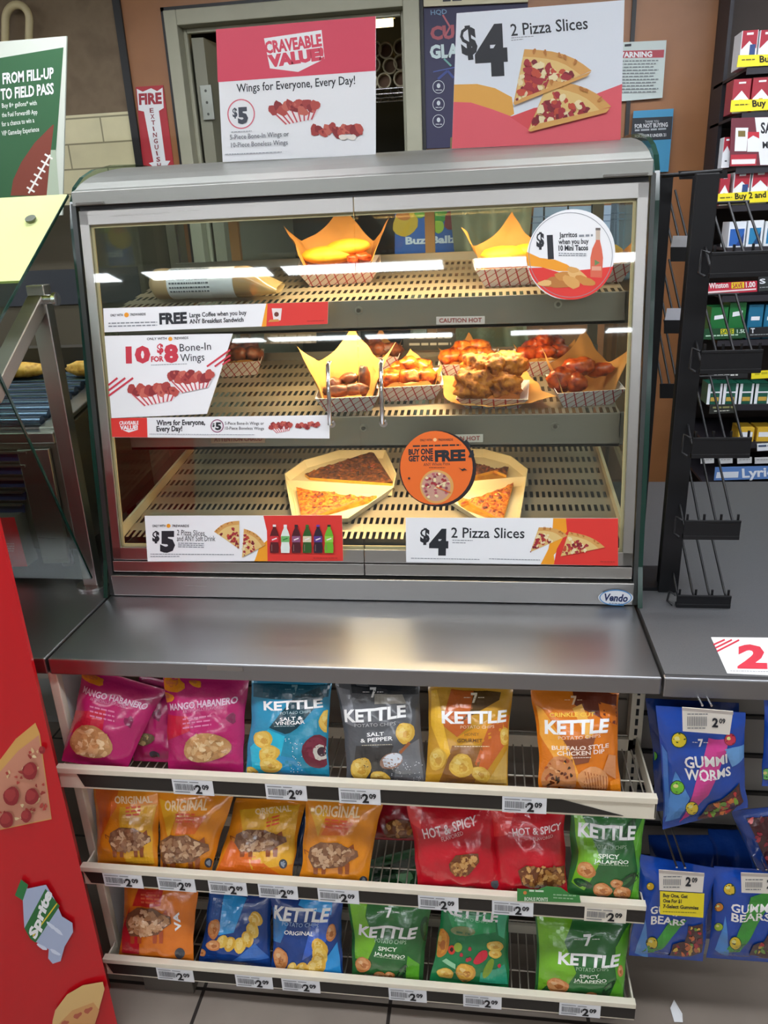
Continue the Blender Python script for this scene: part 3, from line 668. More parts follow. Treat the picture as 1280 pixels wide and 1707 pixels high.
P.text('BUY ONE', (681, 758), (722, 756.5), 9.5, INK, .05); P.text('GET ONE', (681, 769), (722, 768), 9.5, INK, .05); P.text('FREE', (725, 768.5), (776, 767), 18, INK, .06); P.text('ANY Whole Pizza', (706, 777), (750, 775), 5, INK, .0); P.text('ONLY WITH', (700, 735.5), (720, 735), 3.6, INK, .02); P.text('7REWARDS', (730, 735), (755, 734.5), 3.6, INK, .02); P.blob((725, 733), 3, 3, ink('#f2c28a')); P.dashes((688, 745), (768, 743), 2.6, INK); P.dashes((715, 780), (742, 780), 1, INK)
P.blob((728, 811), 28, 28, CRUST, 0, 30, .01); P.blob((727, 811), 24, 24.5, ink('#c79a86'), 0, 30)
r_ = random.Random(3)
for k in range(46):
    a = r_.random() * 6.28; d = 22 * math.sqrt(r_.random()); P.blob((727 + d * math.cos(a), 811 + d * math.sin(a)), 2.6, 2.3, r_.choice([PEPP, ink('#8d4452'), BIT, ink('#b9606a')]), 0, 8, .1)
P.line([(727, 811), (744, 803)], 1.6, BIT); P.line([(727, 811), (751, 821)], 1.6, ORA)
P.poly([(764, 779), (770, 782), (774, 780), (779, 784), (774, 783), (771, 785)], INK); P.blob((682, 797), 2, 2, INK); P.blob((786, 757), 4, 7, INK, 20, 8, .2); P.blob((779, 739), 3, 8, INK, -40, 8, .2)
fin(s, P, pts, 'round_sticker', 'round orange and black sticker for a free pizza between the lower trays')
# boards standing on the hood
GLARE_RED = ink('#d8475f')  # sign red paled towards pink, glare mixed into the ink colour
def board(q, y, tilt, mat=WHITE):
    n = V((0, -1, 0)); p0 = V((0, y, 0)); return sign('', '', q, p0, n, mat, .004)
s, P, pts = board([(371, 270), (626, 258), (626, 27), (360, 49)], .62, 0)
P.poly([(363, 137), (626, 118), (626, 27), (360, 49)], GLARE_RED)
P.poly([(440, 64), (536, 50), (541, 98), (497, 120), (450, 114)], WHITE)
P.text('CRAVEABLE', (443, 89), (537, 76), 20, GLARE_RED, .045); P.text('VALUE!', (448, 111), (541, 98), 20, GLARE_RED, .08); P.poly([(462, 112), (532, 103), (494, 117)], ink('#f0eff0'))
P.text('Wings for Everyone, Every Day!', (395, 154), (592, 140), 14, INK, .01); P.ring((402, 190), 23, 25, 2, ink('#d8707f')); P.text('5', (397, 205), (414, 204), 26, ink('#454a55'), .06); P.text('$', (388, 195), (396, 194.5), 15, ink('#454a55'), .03)
wings(P, (491, 186), 82, 40, True, 12); wings(P, (562, 222), 88, 34, False, 13, True)
P.text('5-Piece Bone-In Wings or', (384, 233), (482, 227), 8, ink('#5a5f69'), .0); P.text('10-Piece Boneless Wings', (386, 246), (480, 241), 8, ink('#5a5f69'), .0); P.dashes((376, 258), (470, 254), 1.2, GREYT); P.dashes((386, 221), (420, 219), 1.2, GREYT)
fin(s, P, pts, 'counter_sign', 'red and white wings sign, its red paled by painted glare, standing on top of the food case')
SR = ink('#e2606a'); SO = ink('#e3a84e')  # SR is the sign red again with glare mixed in
s, P, pts = board([(753, 248), (1034, 235), (1041, 0), (761, 22)], .62, 0, C('#dfe6ee', .5))
P.poly([(757, 141), (795, 140), (825, 147), (853, 162), (857, 190), (845, 197), (800, 178), (756, 170)], SO)
P.poly([(753, 248), (1034, 235), (1037, 140), (1005, 152), (960, 170), (890, 180), (852, 194), (820, 182), (785, 171), (756, 170)], SR)
P.poly([(850, 195), (890, 180), (960, 190), (880, 215)], ink('#dc5257'))
P.text('$', (770, 91), (797, 88), 47, INK, .05); P.text('4', (793, 122), (847, 119), 80, INK, .07); P.text('2 Pizza Slices', (852, 60), (980, 48), 20, INK, .01); P.dashes((852, 64), (890, 61), 1.2, GREYT); P.dashes((852, 68), (872, 66), 1.2, GREYT)
pizza(P, (856, 172), (874, 82), (986, 118), 34, 21); pizza(P, (880, 218), (915, 134), (1018, 178), 34, 22)
P.poly([(855, 172), (873, 163), (985, 120), (978, 128), (858, 176)], CRUST); P.poly([(880, 218), (900, 206), (1016, 180), (1010, 188), (884, 220)], CRUST)
fin(s, P, pts, 'counter_sign', 'tall white and red pizza slice sign standing on top of the food case')
# loose card on the right counter
s = MB(); q = [at(*p, z=.914) for p in ((1212, 1123), (1300, 1127), (1300, 1064), (1185, 1063))]; s.slab([p + V((0, 0, .0012)) for p in q], (0, 0, -.001), WHITE)
P = plane_print(q[0] + V((0, 0, .0012)), q[1] + V((0, 0, .0012)), q[0] + V((0, .1, .0012)))
P.text('2', (1229, 1112), (1279, 1113), 38, REDT, .05)
for k in range(3): P.line([(1189 + k * 3, 1075 + k * 5.5), (1208 + k * 12, 1066.5 + k * 0.3)], 3, REDT)
P.dashes((1217, 1119), (1290, 1121), 1.2, GREYT); fin(s, P, q, 'price_card', 'white card with a big red number lying on the grey counter', 'card')

# ================================================================== snack bags
def Z(ox, oy, k):
    f = lambda x, y: (ox + x / k, oy + y / k)
    f.L = lambda *p: [f(p[i], p[i + 1]) for i in range(0, len(p), 2)]
    f.k = k; return f
class BagPrint(Print):
    def setq(s, q): s.q = [V(p) for p in q]; return s
    def px(s, p):                                       # allow for the swell of the film towards the viewer
        p = V((p[0], p[1])); t = p.copy(); uv = s.inv(t)
        for _ in range(2):
            a = s.warp(min(1, max(0, uv[0] / s.W)), min(1, max(0, uv[1] / s.H)), 0) - EYE; k = FPX / a.dot(RF)
            t += p - V((640 + a.dot(RX) * k, 853.5 + a.dot(RD) * k)) if 0 < uv[0] < s.W and 0 < uv[1] < s.H else V((0, 0)); uv = s.inv(t)
        return uv
    def inv(s, p):
        bl, br, tr, tl = s.q; u = v = .5
        for _ in range(8):
            f = bl * (1 - u) * (1 - v) + br * u * (1 - v) + tr * u * v + tl * (1 - u) * v - p
            du = (br - bl) * (1 - v) + (tr - tl) * v; dv = (tl - bl) * (1 - u) + (tr - br) * u
            det = du.x * dv.y - du.y * dv.x
            u -= (f.x * dv.y - f.y * dv.x) / det; v -= (du.x * f.y - du.y * f.x) / det
        return (u * s.W, v * s.H)
_bagn = [0]
def bag(name, label, cat, group, q, yb, yt, base, design, depth=.026, back=None, seal=True, window=None, wlabel=None, curl=0.):
    """a filled film bag: flat crimped seals at both ends, pillowed in between"""
    yb -= .024; yt -= .01
    _bagn[0] += 1; sd = _bagn[0] * 7.3
    BL, BR = at(*q[0], y=yb), at(*q[1], y=yb); TR, TL = at(*q[2], y=yt), at(*q[3], y=yt)
    n = (BR - BL).cross(TL - BL).normalized(); W = ((BR - BL).length + (TR - TL).length) / 2; H = ((TL - BL).length + (TR - BR).length) / 2
    def surf(u, v, off, sgn=1, D=depth):
        vv = min(1, max(0, (v - .055) / .89)); sp = math.sin(math.pi * vv)
        uu = .5 + (u - .5) * (1 - .05 * sp)
        b = D * max(0, 1 - abs(2 * u - 1) ** 2.6) ** .7 * (sp ** .5 if sp > 0 else 0)
        e = max(0, 1 - abs(2 * u - 1) ** 4) * min(1, sp * 2.2)
        wr = noise.noise((u * 3.3 + sd, v * 3.6, sgn * 4.1)) * .0085 + noise.noise((u * 8 + sd, v * 7, 3.3 + sgn)) * .0038
        fan = .0035 * math.sin(u * 23 + sd) * (math.exp(-((v - .09) / .07) ** 2) + math.exp(-((v - .91) / .07) ** 2))
        ridge = .0005 * math.sin(v * 420) if (v < .05 or v > .95) and seal else 0
        p = BL * (1 - uu) * (1 - v) + BR * uu * (1 - v) + TR * uu * v + TL * (1 - uu) * v
        edge = noise.noise((v * 4 + sd, 0, u * 2)) * .004 * abs(2 * u - 1)
        return p + (BR - BL).normalized() * edge + n * (sgn * (b + (wr + fan) * e) + ridge + sgn * .0006 + off)
    mb = MB()
    mb.grid(lambda u, v: surf(u, v, 0), 24, 28, base); mb.grid(lambda u, v: surf(u, v, 0, -1, depth * .65), 24, 28, back or base, True, True)
    P = BagPrint(BL, BR - BL, TL - BL, W, H, lambda u, v, o: surf(u, v, o)).setq(q)
    PW = BagPrint(BL, BR - BL, TL - BL, W, H, lambda u, v, o: surf(u, v, o)).setq(q)
    design(P, PW)
    P.emit(mb, .0011, .00003, (24, 28))
    ob = mb.build(name, origin=(BL + BR) / 2, label=label, cat=cat, group=group)
    if PW.sh:
        w_ = MB(); PW.emit(w_, .0024, .00003, (24, 28)); w_.build('window', ob, label=wlabel)
    return ob
T = ink; PW_ = C('#f2f2f0', .35, 0, .5)
CHIP = ['#e3bf5c', '#d9ad45', '#ecd27e', '#cf9d3e']
def chip(P, c, rx, ry, rot=0., cols=CHIP):
    P.blob(c, rx, ry, plastic(cols[1]), rot, 16, .05); P.blob((c[0] - rx * .08, c[1] - ry * .08), rx * .82, ry * .8, plastic(cols[0]), rot, 14, .06); P.blob((c[0] + rx * .1, c[1] + ry * .15), rx * .4, ry * .35, plastic(cols[3]), rot, 10, .15); P.blob((c[0] - rx * .3, c[1] - ry * .3), rx * .3, ry * .22, plastic(cols[2]), rot, 10, .15)
def seven(P, c, h, col):                                # small numeral emblem with a thin line of print either side
    x, y = c; P.poly([(x - h * .3, y - h / 2), (x + h * .32, y - h / 2), (x + h * .3, y - h * .28), (x + h * .02, y + h / 2), (x - h * .2, y + h / 2), (x + h * .06, y - h * .26), (x - h * .3, y - h * .26)], col)
    P.dashes((x - h * 1.0, y), (x - h * .36, y), 1.1, col); P.dashes((x + h * .4, y), (x + h * 1.0, y), 1.1, col)
CRACK = ['#c9a06c', '#b98a58', '#d9b98a', '#9d6f45']
def heap(PW, pts, cols=CRACK, n=40, seed=1, sz=(4, 8), under=None):
    """see-through window outline filled with snack pieces"""
    PW.poly(pts, plastic(under or cols[3])); r = random.Random(seed)
    xs = [p[0] for p in pts]; ys = [p[1] for p in pts]
    def inside(x, y):
        k = False
        for i in range(len(pts)):
            a, b = pts[i], pts[i - 1]
            if (a[1] > y) != (b[1] > y) and x < (b[0] - a[0]) * (y - a[1]) / (b[1] - a[1]) + a[0]: k = not k
        return k
    m_ = 0; tries = 0
    while m_ < n and tries < 900:
        tries += 1; x, y = r.uniform(min(xs), max(xs)), r.uniform(min(ys), max(ys)); s_ = r.uniform(*sz)
        if all(inside(x + s_ * .7 * math.cos(a), y + s_ * .6 * math.sin(a)) for a in (0, 1.05, 2.1, 3.14, 4.2, 5.2)):
            PW.blob((x, y), s_ * .9, s_ * .55, plastic(r.choice(cols)), r.uniform(0, 180), 10, .18); m_ += 1
MAG, MAGD, MAGR = plastic('#b52266'), plastic('#7c1a49'), plastic('#c3243f')
def oval(c, rx, ry, rot=0, n=22, j=.06, ph=1.):
    a = math.radians(rot); out = []
    for i in range(n):
        t = 2 * math.pi * i / n; k = 1 + j * math.sin(3 * t + ph); x, y = rx * k * math.cos(t), ry * k * math.sin(t)
        out.append((c[0] + x * math.cos(a) - y * math.sin(a), c[1] + x * math.sin(a) + y * math.cos(a)))
    return out
LAV = C('#d9b8cc', .35)
def d_mango(z, tx, sub, win, mang, red, badge, tilt):
    def f(P, PW):
        P.poly(z.L(*red), MAGR)
        for (x, y, a, b) in mang: P.blob(z(x, y), a / z.k, b / z.k, plastic('#d98a1f'), 20, 14, .1); P.blob(z(x - 20, y - 20), a * .6 / z.k, b * .5 / z.k, plastic('#c4703a'), 10, 12, .1)
        P.text('MANGO HABANERO', z(tx[0], tx[1]), z(tx[2], tx[3]), tx[4] / z.k, LAV, .03); P.text('ARTIFICIALLY FLAVORED', z(*sub[:2]), z(*sub[2:4]), sub[4] / z.k, T('#d88fb2'), .0)
        dy = sub[4] * 1.6
        for k in range(3): P.dashes(z(sub[0], sub[1] + dy * (1.4 + k * .9)), z(sub[0] + (sub[2] - sub[0]) * .7, sub[1] + (sub[3] - sub[1]) * .7 + dy * (1.4 + k * .9)), sub[4] * .5 / z.k, T('#d37ba3'))
        P.blob(z(*badge), 8, 9, MAGD, 0, 10, .2)
        heap(PW, oval(z(*win[:2]), win[2] / z.k, win[3] / z.k, tilt), ['#d9b07c', '#c89660', '#e6c89a', '#b98a58'], 80, int(win[0]), (5, 9))
    return f
z = Z(90, 1120, 6.4); GM = 'magenta spicy rind bags on the top shelf'
bag('chip_bag', 'magenta mango habanero bag, half hidden behind its two neighbours', 'chip bag', None, [(222, 1268), (296, 1271), (302, 1140), (232, 1125)], .05, .1, MAG,
    lambda P, PW: (P.blob((262, 1192), 8, 9, MAGD, 0, 10, .2), P.blob((258, 1258), 9, 6, plastic('#3a3340'), 20), heap(PW, oval((243, 1232), 15, 10, -15), ['#8a8058', '#b39a66', '#c9b07c', '#6d5a42'], 12, 5, (4, 7))), .02, wlabel='clear window showing the snack')
bag('chip_bag', 'magenta mango habanero bag leaning right at the left end of the top shelf', 'chip bag', None, [(102, 1268), (210, 1286), (277, 1150), (140, 1110)], .0, .075, MAG,
    d_mango(z, (310, 215, 985, 400, 72), (385, 300, 760, 385, 34), (400, 750, 230, 170), [(420, 70, 130, 60)], (190, 400, 560, 400, 520, 620, 150, 640), (800, 530), 18), .03, wlabel='clear window showing pale rinds')
z = Z(260, 1120, 7.53)
bag('chip_bag', 'upright magenta mango habanero bag beside the teal kettle chips', 'chip bag', None, [(281, 1287), (405, 1293), (416, 1128), (272, 1122)], .0, .075, MAG,
    d_mango(z, (185, 480, 1030, 385, 85), (340, 520, 850, 455, 38), (640, 950, 300, 180), [(220, 150, 140, 110), (500, 140, 80, 50), (150, 320, 80, 60)], (150, 530, 400, 560, 430, 740, 140, 860), (950, 580), -6), .03, wlabel='clear window showing brown rinds')
# teal
z = Z(410, 1120, 8)
def d_teal(P, PW):
    D = plastic('#123b47')
    P.poly(z.L(100, 150, 1130, 150, 1100, 330, 780, 345, 560, 370, 100, 330), plastic('#1b5468'))
    P.poly(z.L(650, 330, 980, 200, 1050, 330, 640, 800, 520, 830, 310, 740), D)
    P.poly(z.L(520, 860, 700, 740, 1130, 480, 1130, 1380, 400, 1380, 480, 1050), plastic('#2489a8')); P.poly(z.L(300, 760, 520, 860, 480, 1050, 420, 1380, 100, 1380, 60, 1000), plastic('#2bb7d6'))
    P.poly(z.L(430, 1110, 640, 1150, 860, 1380, 380, 1380), plastic('#2f93c4'))
    seven(P, z(650, 235), 16, T('#6f959c')); P.text('KETTLE', z(240, 505), z(1030, 465), 14.5, PW_, .035); P.text('POTATO CHIPS', z(460, 570), z(870, 545), 4.5, T('#a9c6ca'), .0)
    P.text('SALT &', z(455, 655), z(760, 630), 5.5, PW_, .02); P.text('VINEGAR', z(395, 712), z(790, 685), 6, PW_, .02); P.dashes(z(380, 730), z(650, 725), 1.2, T('#9fb9be'))
    chip(P, z(230, 900), 16, 15, 20); chip(P, z(310, 1090), 18, 14, -20); chip(P, z(330, 1240), 19, 13, 10); chip(P, z(90, 1330), 12, 7, 30); chip(P, z(1080, 660), 13, 19, 0)
    P.blob(z(950, 1060), 25, 28, plastic('#6b2333'), 0, 18, .03); P.blob(z(930, 1010), 17, 18, plastic('#7d2c40'), 0); P.blob(z(1010, 1070), 15, 13, plastic('#c9c2b8'), 0, 14, .08); P.blob(z(1015, 1060), 8, 8, plastic('#3c2630'), 0)
    r = random.Random(2)
    for k in range(26): P.blob(z(r.uniform(520, 760), r.uniform(880, 1330)), .8, .8, PW_, 0, 6)
bag('chip_bag', 'teal salt and vinegar kettle chip bag on the top shelf', 'chip bag', None, [(408, 1296), (548, 1303), (554, 1130), (420, 1128)], .0, .07, plastic('#2b8fb5'), d_teal, .028)
z = Z(550, 1130, 7.53)
def d_grey(P, PW):
    P.poly(z.L(90, 110, 250, 150, 330, 620, 190, 560), plastic('#7d7f85')); P.poly(z.L(560, 200, 900, 180, 960, 320, 560, 330), plastic('#a39f95')); P.poly(z.L(260, 60, 1120, 60, 1120, 200, 280, 190), plastic('#2f3236'))
    P.poly(z.L(860, 900, 1120, 760, 1180, 1290, 800, 1300), plastic('#76787c')); P.poly(z.L(330, 850, 800, 850, 620, 1280, 260, 1280), plastic('#3e3c3b'))
    seven(P, z(540, 180), 17, PW_); P.text('KETTLE', z(190, 545), z(955, 485), 20, PW_, .035); P.text('POTATO CHIPS', z(310, 615), z(825, 590), 5.5, T('#b5b5b5'), .0); P.text('SALT', z(465, 735), z(680, 720), 6, PW_, .02); P.text('& PEPPER', z(385, 810), z(790, 780), 6.5, PW_, .02); P.dashes(z(400, 850), z(780, 838), 1.2, T('#c2b9a3'))
    chip(P, z(945, 690), 16, 18, 10); chip(P, z(390, 1140), 17, 20, 20); chip(P, z(630, 1240), 17, 9, 10); P.blob(z(770, 1040), 20, 13, plastic('#9d7a68'), -20); P.blob(z(780, 1030), 18, 11, plastic('#d4dae2'), -20); P.line([z(880, 940), z(1000, 810)], 5, plastic('#a5653f'))
    r = random.Random(4)
    for k in range(40): P.blob(z(r.uniform(760, 1160), r.uniform(1040, 1290)), .9, .8, T('#c6c8cb'), 0, 6)
    for k in range(40): P.blob(z(r.uniform(380, 620), r.uniform(900, 1120)), .9, .7, T('#1d1b1b'), 0, 6)
bag('chip_bag', 'dark grey salt and pepper kettle chip bag on the top shelf', 'chip bag', None, [(580, 1307), (714, 1313), (698, 1136), (558, 1130)], .0, .07, plastic('#57595d'), d_grey, .028)
z = Z(700, 1130, 7.11)
def d_gold(P, PW):
    P.poly(z.L(370, 130, 640, 130, 600, 560, 440, 700, 250, 540), plastic('#c06024')); P.poly(z.L(640, 130, 960, 170, 940, 260, 480, 520, 600, 380), plastic('#553c1a')); P.poly(z.L(440, 700, 960, 430, 1010, 620, 700, 780), plastic('#e09a2a'))
    P.poly(z.L(380, 800, 760, 800, 640, 1250, 220, 1250), plastic('#8f5f2e')); P.poly(z.L(820, 560, 1060, 430, 1080, 700, 780, 1120, 650, 1020, 730, 800), plastic('#c8662f')); P.poly(z.L(780, 1250, 1080, 800, 1060, 1260), plastic('#c9a352'))
    P.poly(z.L(130, 150, 200, 140, 280, 560, 360, 900, 300, 980, 130, 560), plastic('#e8b534'))
    seven(P, z(640, 235), 17, T('#f0e2c2')); P.text('KETTLE', z(260, 530), z(1020, 510), 20, PW_, .035); P.text('POTATO CHIPS', z(480, 600), z(880, 590), 5, T('#e9c9a0'), .0); P.text('HONEY', z(530, 690), z(700, 685), 5, T('#7a5526'), .0); P.text('GOURMET', z(440, 765), z(740, 760), 6, T('#6d4a1f'), .02); P.dashes(z(410, 815), z(820, 815), 1.2, T('#f0dcae'))
    chip(P, z(210, 960), 14, 19, 10); chip(P, z(490, 1040), 20, 20, 30); chip(P, z(720, 1140), 17, 12, 30); chip(P, z(1010, 690), 9, 15, 0)
bag('chip_bag', 'golden honey kettle chip bag on the top shelf', 'chip bag', None, [(708, 1311), (846, 1317), (856, 1142), (714, 1136)], .0, .07, plastic('#c7932a'), d_gold, .028)
z = Z(860, 1130, 5.12)
def d_buff(P, PW):
    P.poly(z.L(480, 60, 860, 140, 860, 400, 700, 330, 500, 230), plastic('#6d2f1c')); P.poly(z.L(700, 200, 870, 240, 850, 420, 720, 330), plastic('#d9731a')); P.poly(z.L(480, 260, 560, 220, 660, 480, 600, 520), plastic('#f0b24a')); P.poly(z.L(400, 530, 680, 500, 620, 720, 480, 750), plastic('#8d4f33'))
    P.poly(z.L(170, 230, 220, 260, 470, 640, 560, 900, 420, 850, 200, 480), plastic('#f0a53a'))
    seven(P, z(490, 190), 15, T('#e9c8a0')); P.text('CRINKLE CUT', z(285, 330), z(670, 325), 6.5, T('#f2c83a'), .02); P.text('KETTLE', z(245, 470), z(780, 460), 22, PW_, .04); P.text('POTATO CHIPS', z(360, 525), z(720, 505), 5.5, T('#f0d2b2'), .0); P.text('BUFFALO STYLE', z(305, 612), z(790, 590), 7, T('#f6e2cf'), .02); P.text('CHICKEN DIP', z(350, 660), z(755, 640), 7, T('#f6e2cf'), .02); P.dashes(z(470, 685), z(640, 680), 1.2, T('#f0dcc8'))
    P.blob(z(370, 840), 29, 34, plastic('#c9844f'), 10, 18, .05); r = random.Random(9)
    for k in range(34): P.blob(z(370 + r.uniform(-120, 120), 840 + r.uniform(-140, 120)), r.uniform(2, 5), r.uniform(1.5, 3), plastic(r.choice(['#5f2d17', '#3a2415', '#e0a873', '#a8552b'])), r.uniform(0, 180), 8, .2)
    P.blob(z(660, 870), 26, 22, plastic('#d9965e'), 20, 18, .04)
    for k in range(9): P.line([z(560 + k * 26, 790 + k * 6), z(590 + k * 22, 950)], 1.4, plastic('#a85a2c'))
    P.poly(z.L(790, 650, 850, 660, 850, 860, 740, 790), plastic('#d08a58')); P.poly(z.L(800, 880, 870, 850, 1000, 960, 800, 970), plastic('#e98a1e'))
bag('chip_bag', 'orange buffalo style kettle chip bag at the right of the top shelf', 'chip bag', None, [(900, 1319), (1034, 1326), (1032, 1148), (884, 1142)], .0, .07, plastic('#dd7a1a'), d_buff, .03)
# second shelf
ORB, ORY, ORR = plastic('#e08a1c'), plastic('#e2a92c'), plastic('#dc6a1e')
def pig(PW, c, w_, h, flip=1, seed=1, cols=None, leg='#8f4a22'):
    cx, cy = c
    body = [(cx - w_ * .5, cy), (cx - w_ * .46, cy - h * .3), (cx - w_ * .25, cy - h * .48), (cx + w_ * .1, cy - h * .46), (cx + w_ * .3, cy - h * .3), (cx + w_ * .5, cy - h * .2), (cx + w_ * .52, cy - h * .02), (cx + w_ * .36, cy + h * .12), (cx + w_ * .22, cy + h * .3), (cx - w_ * .1, cy + h * .36), (cx - w_ * .4, cy + h * .34)]
    for dx in (-.4, -.24, .1, .24): PW.poly([(cx + w_ * dx, cy + h * .2), (cx + w_ * (dx + .1), cy + h * .2), (cx + w_ * (dx + .09), cy + h * .55), (cx + w_ * (dx + .01), cy + h * .55)], plastic(leg))
    PW.line([(cx - w_ * .48, cy - h * .15), (cx - w_ * .58, cy - h * .25), (cx - w_ * .56, cy - h * .1)], 1.2, plastic(leg)); PW.poly([(cx + w_ * .3, cy - h * .28), (cx + w_ * .42, cy - h * .42), (cx + w_ * .44, cy - h * .2)], plastic(leg))
    heap(PW, body, cols or ['#b08763', '#94694a', '#c9a582', '#8a6248'], 70, seed, (4, 8), '#7a5238')
def d_orig(tx, c, w_, h, tri, badge, seed):
    def f(P, PW):
        P.poly(tri[0], ORY); P.poly(tri[1], ORR)
        P.text('ORIGINAL', tx[0], tx[1], tx[2], T('#f0cfa0'), .03)
        for k in range(3): P.dashes((tx[0][0] + 18, tx[0][1] + 9 + k * 6), (tx[1][0] - 20, tx[1][1] + 9 + k * 6), 3, T('#e0562a'))
        if badge: P.blob(badge, 7, 8, plastic('#41454d'), 0, 14); P.blob(badge, 4, 5, plastic('#8a94a0'), 0, 10, .2)
        pig(PW, c, w_, h, 1, seed)
    return f
WL = 'clear pig-shaped window showing the rinds'
bag('chip_bag', 'amber pork rind bag at the far left of the middle shelf', 'chip bag', None, [(163, 1446), (262, 1448), (274, 1308), (155, 1304)], .005, .07, ORB,
    d_orig(((192, 1339), (255, 1337), 13), (217, 1402), 70, 48, ([(200, 1345), (262, 1340), (258, 1440), (215, 1440)], [(160, 1310), (200, 1312), (195, 1345), (168, 1400)]), None, 2), .028, wlabel=WL)
bag('chip_bag', 'amber pork rind bag with a bright crease, second on the middle shelf', 'chip bag', None, [(268, 1455), (350, 1462), (394, 1316), (260, 1310)], .004, .065, ORB,
    d_orig(((275, 1350), (345, 1350), 17), (306, 1418), 84, 56, ([(265, 1330), (300, 1345), (282, 1400)], [(300, 1362), (345, 1360), (325, 1390), (292, 1392)]), (348, 1438), 3), .032, wlabel=WL)
bag('chip_bag', 'amber pork rind bag lying back, third on the middle shelf', 'chip bag', None, [(355, 1462), (486, 1472), (510, 1335), (394, 1330)], .0, .095, ORB,
    d_orig(((426, 1358), (486, 1352), 10), (434, 1404), 86, 44, ([(400, 1350), (500, 1340), (490, 1440), (420, 1450)], [(355, 1462), (385, 1400), (430, 1430), (486, 1472)]), (472, 1440), 4), .024, wlabel=WL)
bag('chip_bag', 'navy bag showing only a dark sliver between two amber bags', 'chip bag', None, [(478, 1440), (512, 1443), (528, 1340), (490, 1338)], .06, .1, plastic('#1f3a63'), lambda P, PW: None, .012)
bag('chip_bag', 'amber pork rind bag nearest the red bags on the middle shelf', 'chip bag', None, [(498, 1473), (612, 1480), (641, 1328), (510, 1322)], .0, .065, ORB,
    d_orig(((524, 1358), (600, 1362), 17), (555, 1428), 82, 52, ([(515, 1345), (548, 1350), (530, 1395)], [(548, 1368), (590, 1372), (575, 1392), (535, 1392)]), (606, 1468), 5), .03, wlabel=WL)
RD_, RDD, RDL = plastic('#bf1626'), plastic('#8a1220'), plastic('#d63434')
HEAPR = ['#b07a3f', '#8d5a2e', '#c9995a', '#6f3f22']
bag('chip_bag', 'red spicy bag pushed to the back above an empty wire section', 'chip bag', None, [(612, 1399), (712, 1402), (722, 1322), (618, 1318)], .1, .125, RDD,
    lambda P, PW: heap(PW, oval((668, 1382), 30, 16), HEAPR, 16, 8, (5, 8)), .016, wlabel='clear window showing the snack')
def d_hot(z, tx, fl, win, dark, badge):
    def f(P, PW):
        P.poly(z.L(*dark), RDL)
        P.text('HOT & SPICY', z(*tx[:2]), z(*tx[2:4]), tx[4] / z.k, T('#f3dada'), .02); P.text('FLAVORED', z(*fl[:2]), z(*fl[2:4]), fl[4] / z.k, T('#e9b9b9'), .0)
        if badge: P.blob(z(*badge), 7, 7, plastic('#4f565a'), 0, 12, .1)
        heap(PW, [z(*p) for p in win], HEAPR, 70, 9, (4, 7))
    return f
z = Z(600, 1320, 5.33)
bag('chip_bag', 'red hot and spicy bag with a crooked title, left of the red pair', 'chip bag', None, [(697, 1484), (836, 1492), (826, 1334), (676, 1330)], .0, .065, RD_,
    d_hot(z, (570, 415, 1040, 290, 90), (730, 440, 920, 380, 38), [(790, 640), (850, 560), (1050, 545), (1060, 620), (960, 740), (850, 750), (800, 700)], (380, 100, 560, 110, 540, 330, 420, 260), (1200, 820)), .03, wlabel='clear window showing brown pieces')
z = Z(800, 1320, 4.27)
bag('chip_bag', 'red hot and spicy bag beside the green bag on the middle shelf', 'chip bag', None, [(830, 1490), (946, 1496), (942, 1340), (812, 1334)], .0, .065, RD_,
    d_hot(z, (235, 315, 575, 265, 55), (380, 345, 520, 320, 24), [(270, 560), (330, 520), (600, 520), (610, 640), (520, 690), (300, 660)], (30, 100, 250, 110, 200, 300, 90, 320), None), .03, wlabel='clear window showing brown pieces')
GR, GRL, GRD = plastic('#2f6b36'), plastic('#76b52c'), plastic('#1f4d2a')
SKC = ['#d99a62', '#c97f47', '#e6b98a', '#b06a38']
def d_jal(z, seven_p, kt, sub, sp, left, right, chips, pep):
    def f(P, PW):
        P.poly(z.L(*left), GRL)
        if right: P.poly(z.L(*right), plastic('#5fae2f'))
        for p in pep: P.blob(z(*p[:2]), p[2] / z.k, p[3] / z.k, plastic('#23472a'), p[4], 14, .04); P.blob(z(p[0] - 6, p[1] - 4), p[2] * .55 / z.k, p[3] * .35 / z.k, plastic('#3a6a3a'), p[4], 10)
        if seven_p: seven(P, z(*seven_p[:2]), seven_p[2] / z.k, PW_)
        P.text('KETTLE', z(*kt[:2]), z(*kt[2:4]), kt[4] / z.k, PW_, .035); P.text('POTATO CHIPS', z(*sub[:2]), z(*sub[2:4]), sub[4] / z.k, T('#a8c9a5'), .0)
        P.text('SPICY', z(*sp[:2]), z(*sp[2:4]), sp[8] / z.k, T('#e4efdc'), .02); P.text('JALAPEÑO', z(*sp[4:6]), z(*sp[6:8]), sp[8] / z.k, T('#e4efdc'), .02)
        P.dashes(z(sp[4], sp[5] + sp[8] * .5), z(sp[6], sp[7] + sp[8] * .5), 1.2, T('#9ab890'))
        for c in chips: chip(P, z(*c[:2]), c[2] / z.k, c[3] / z.k, c[4], SKC)
    return f
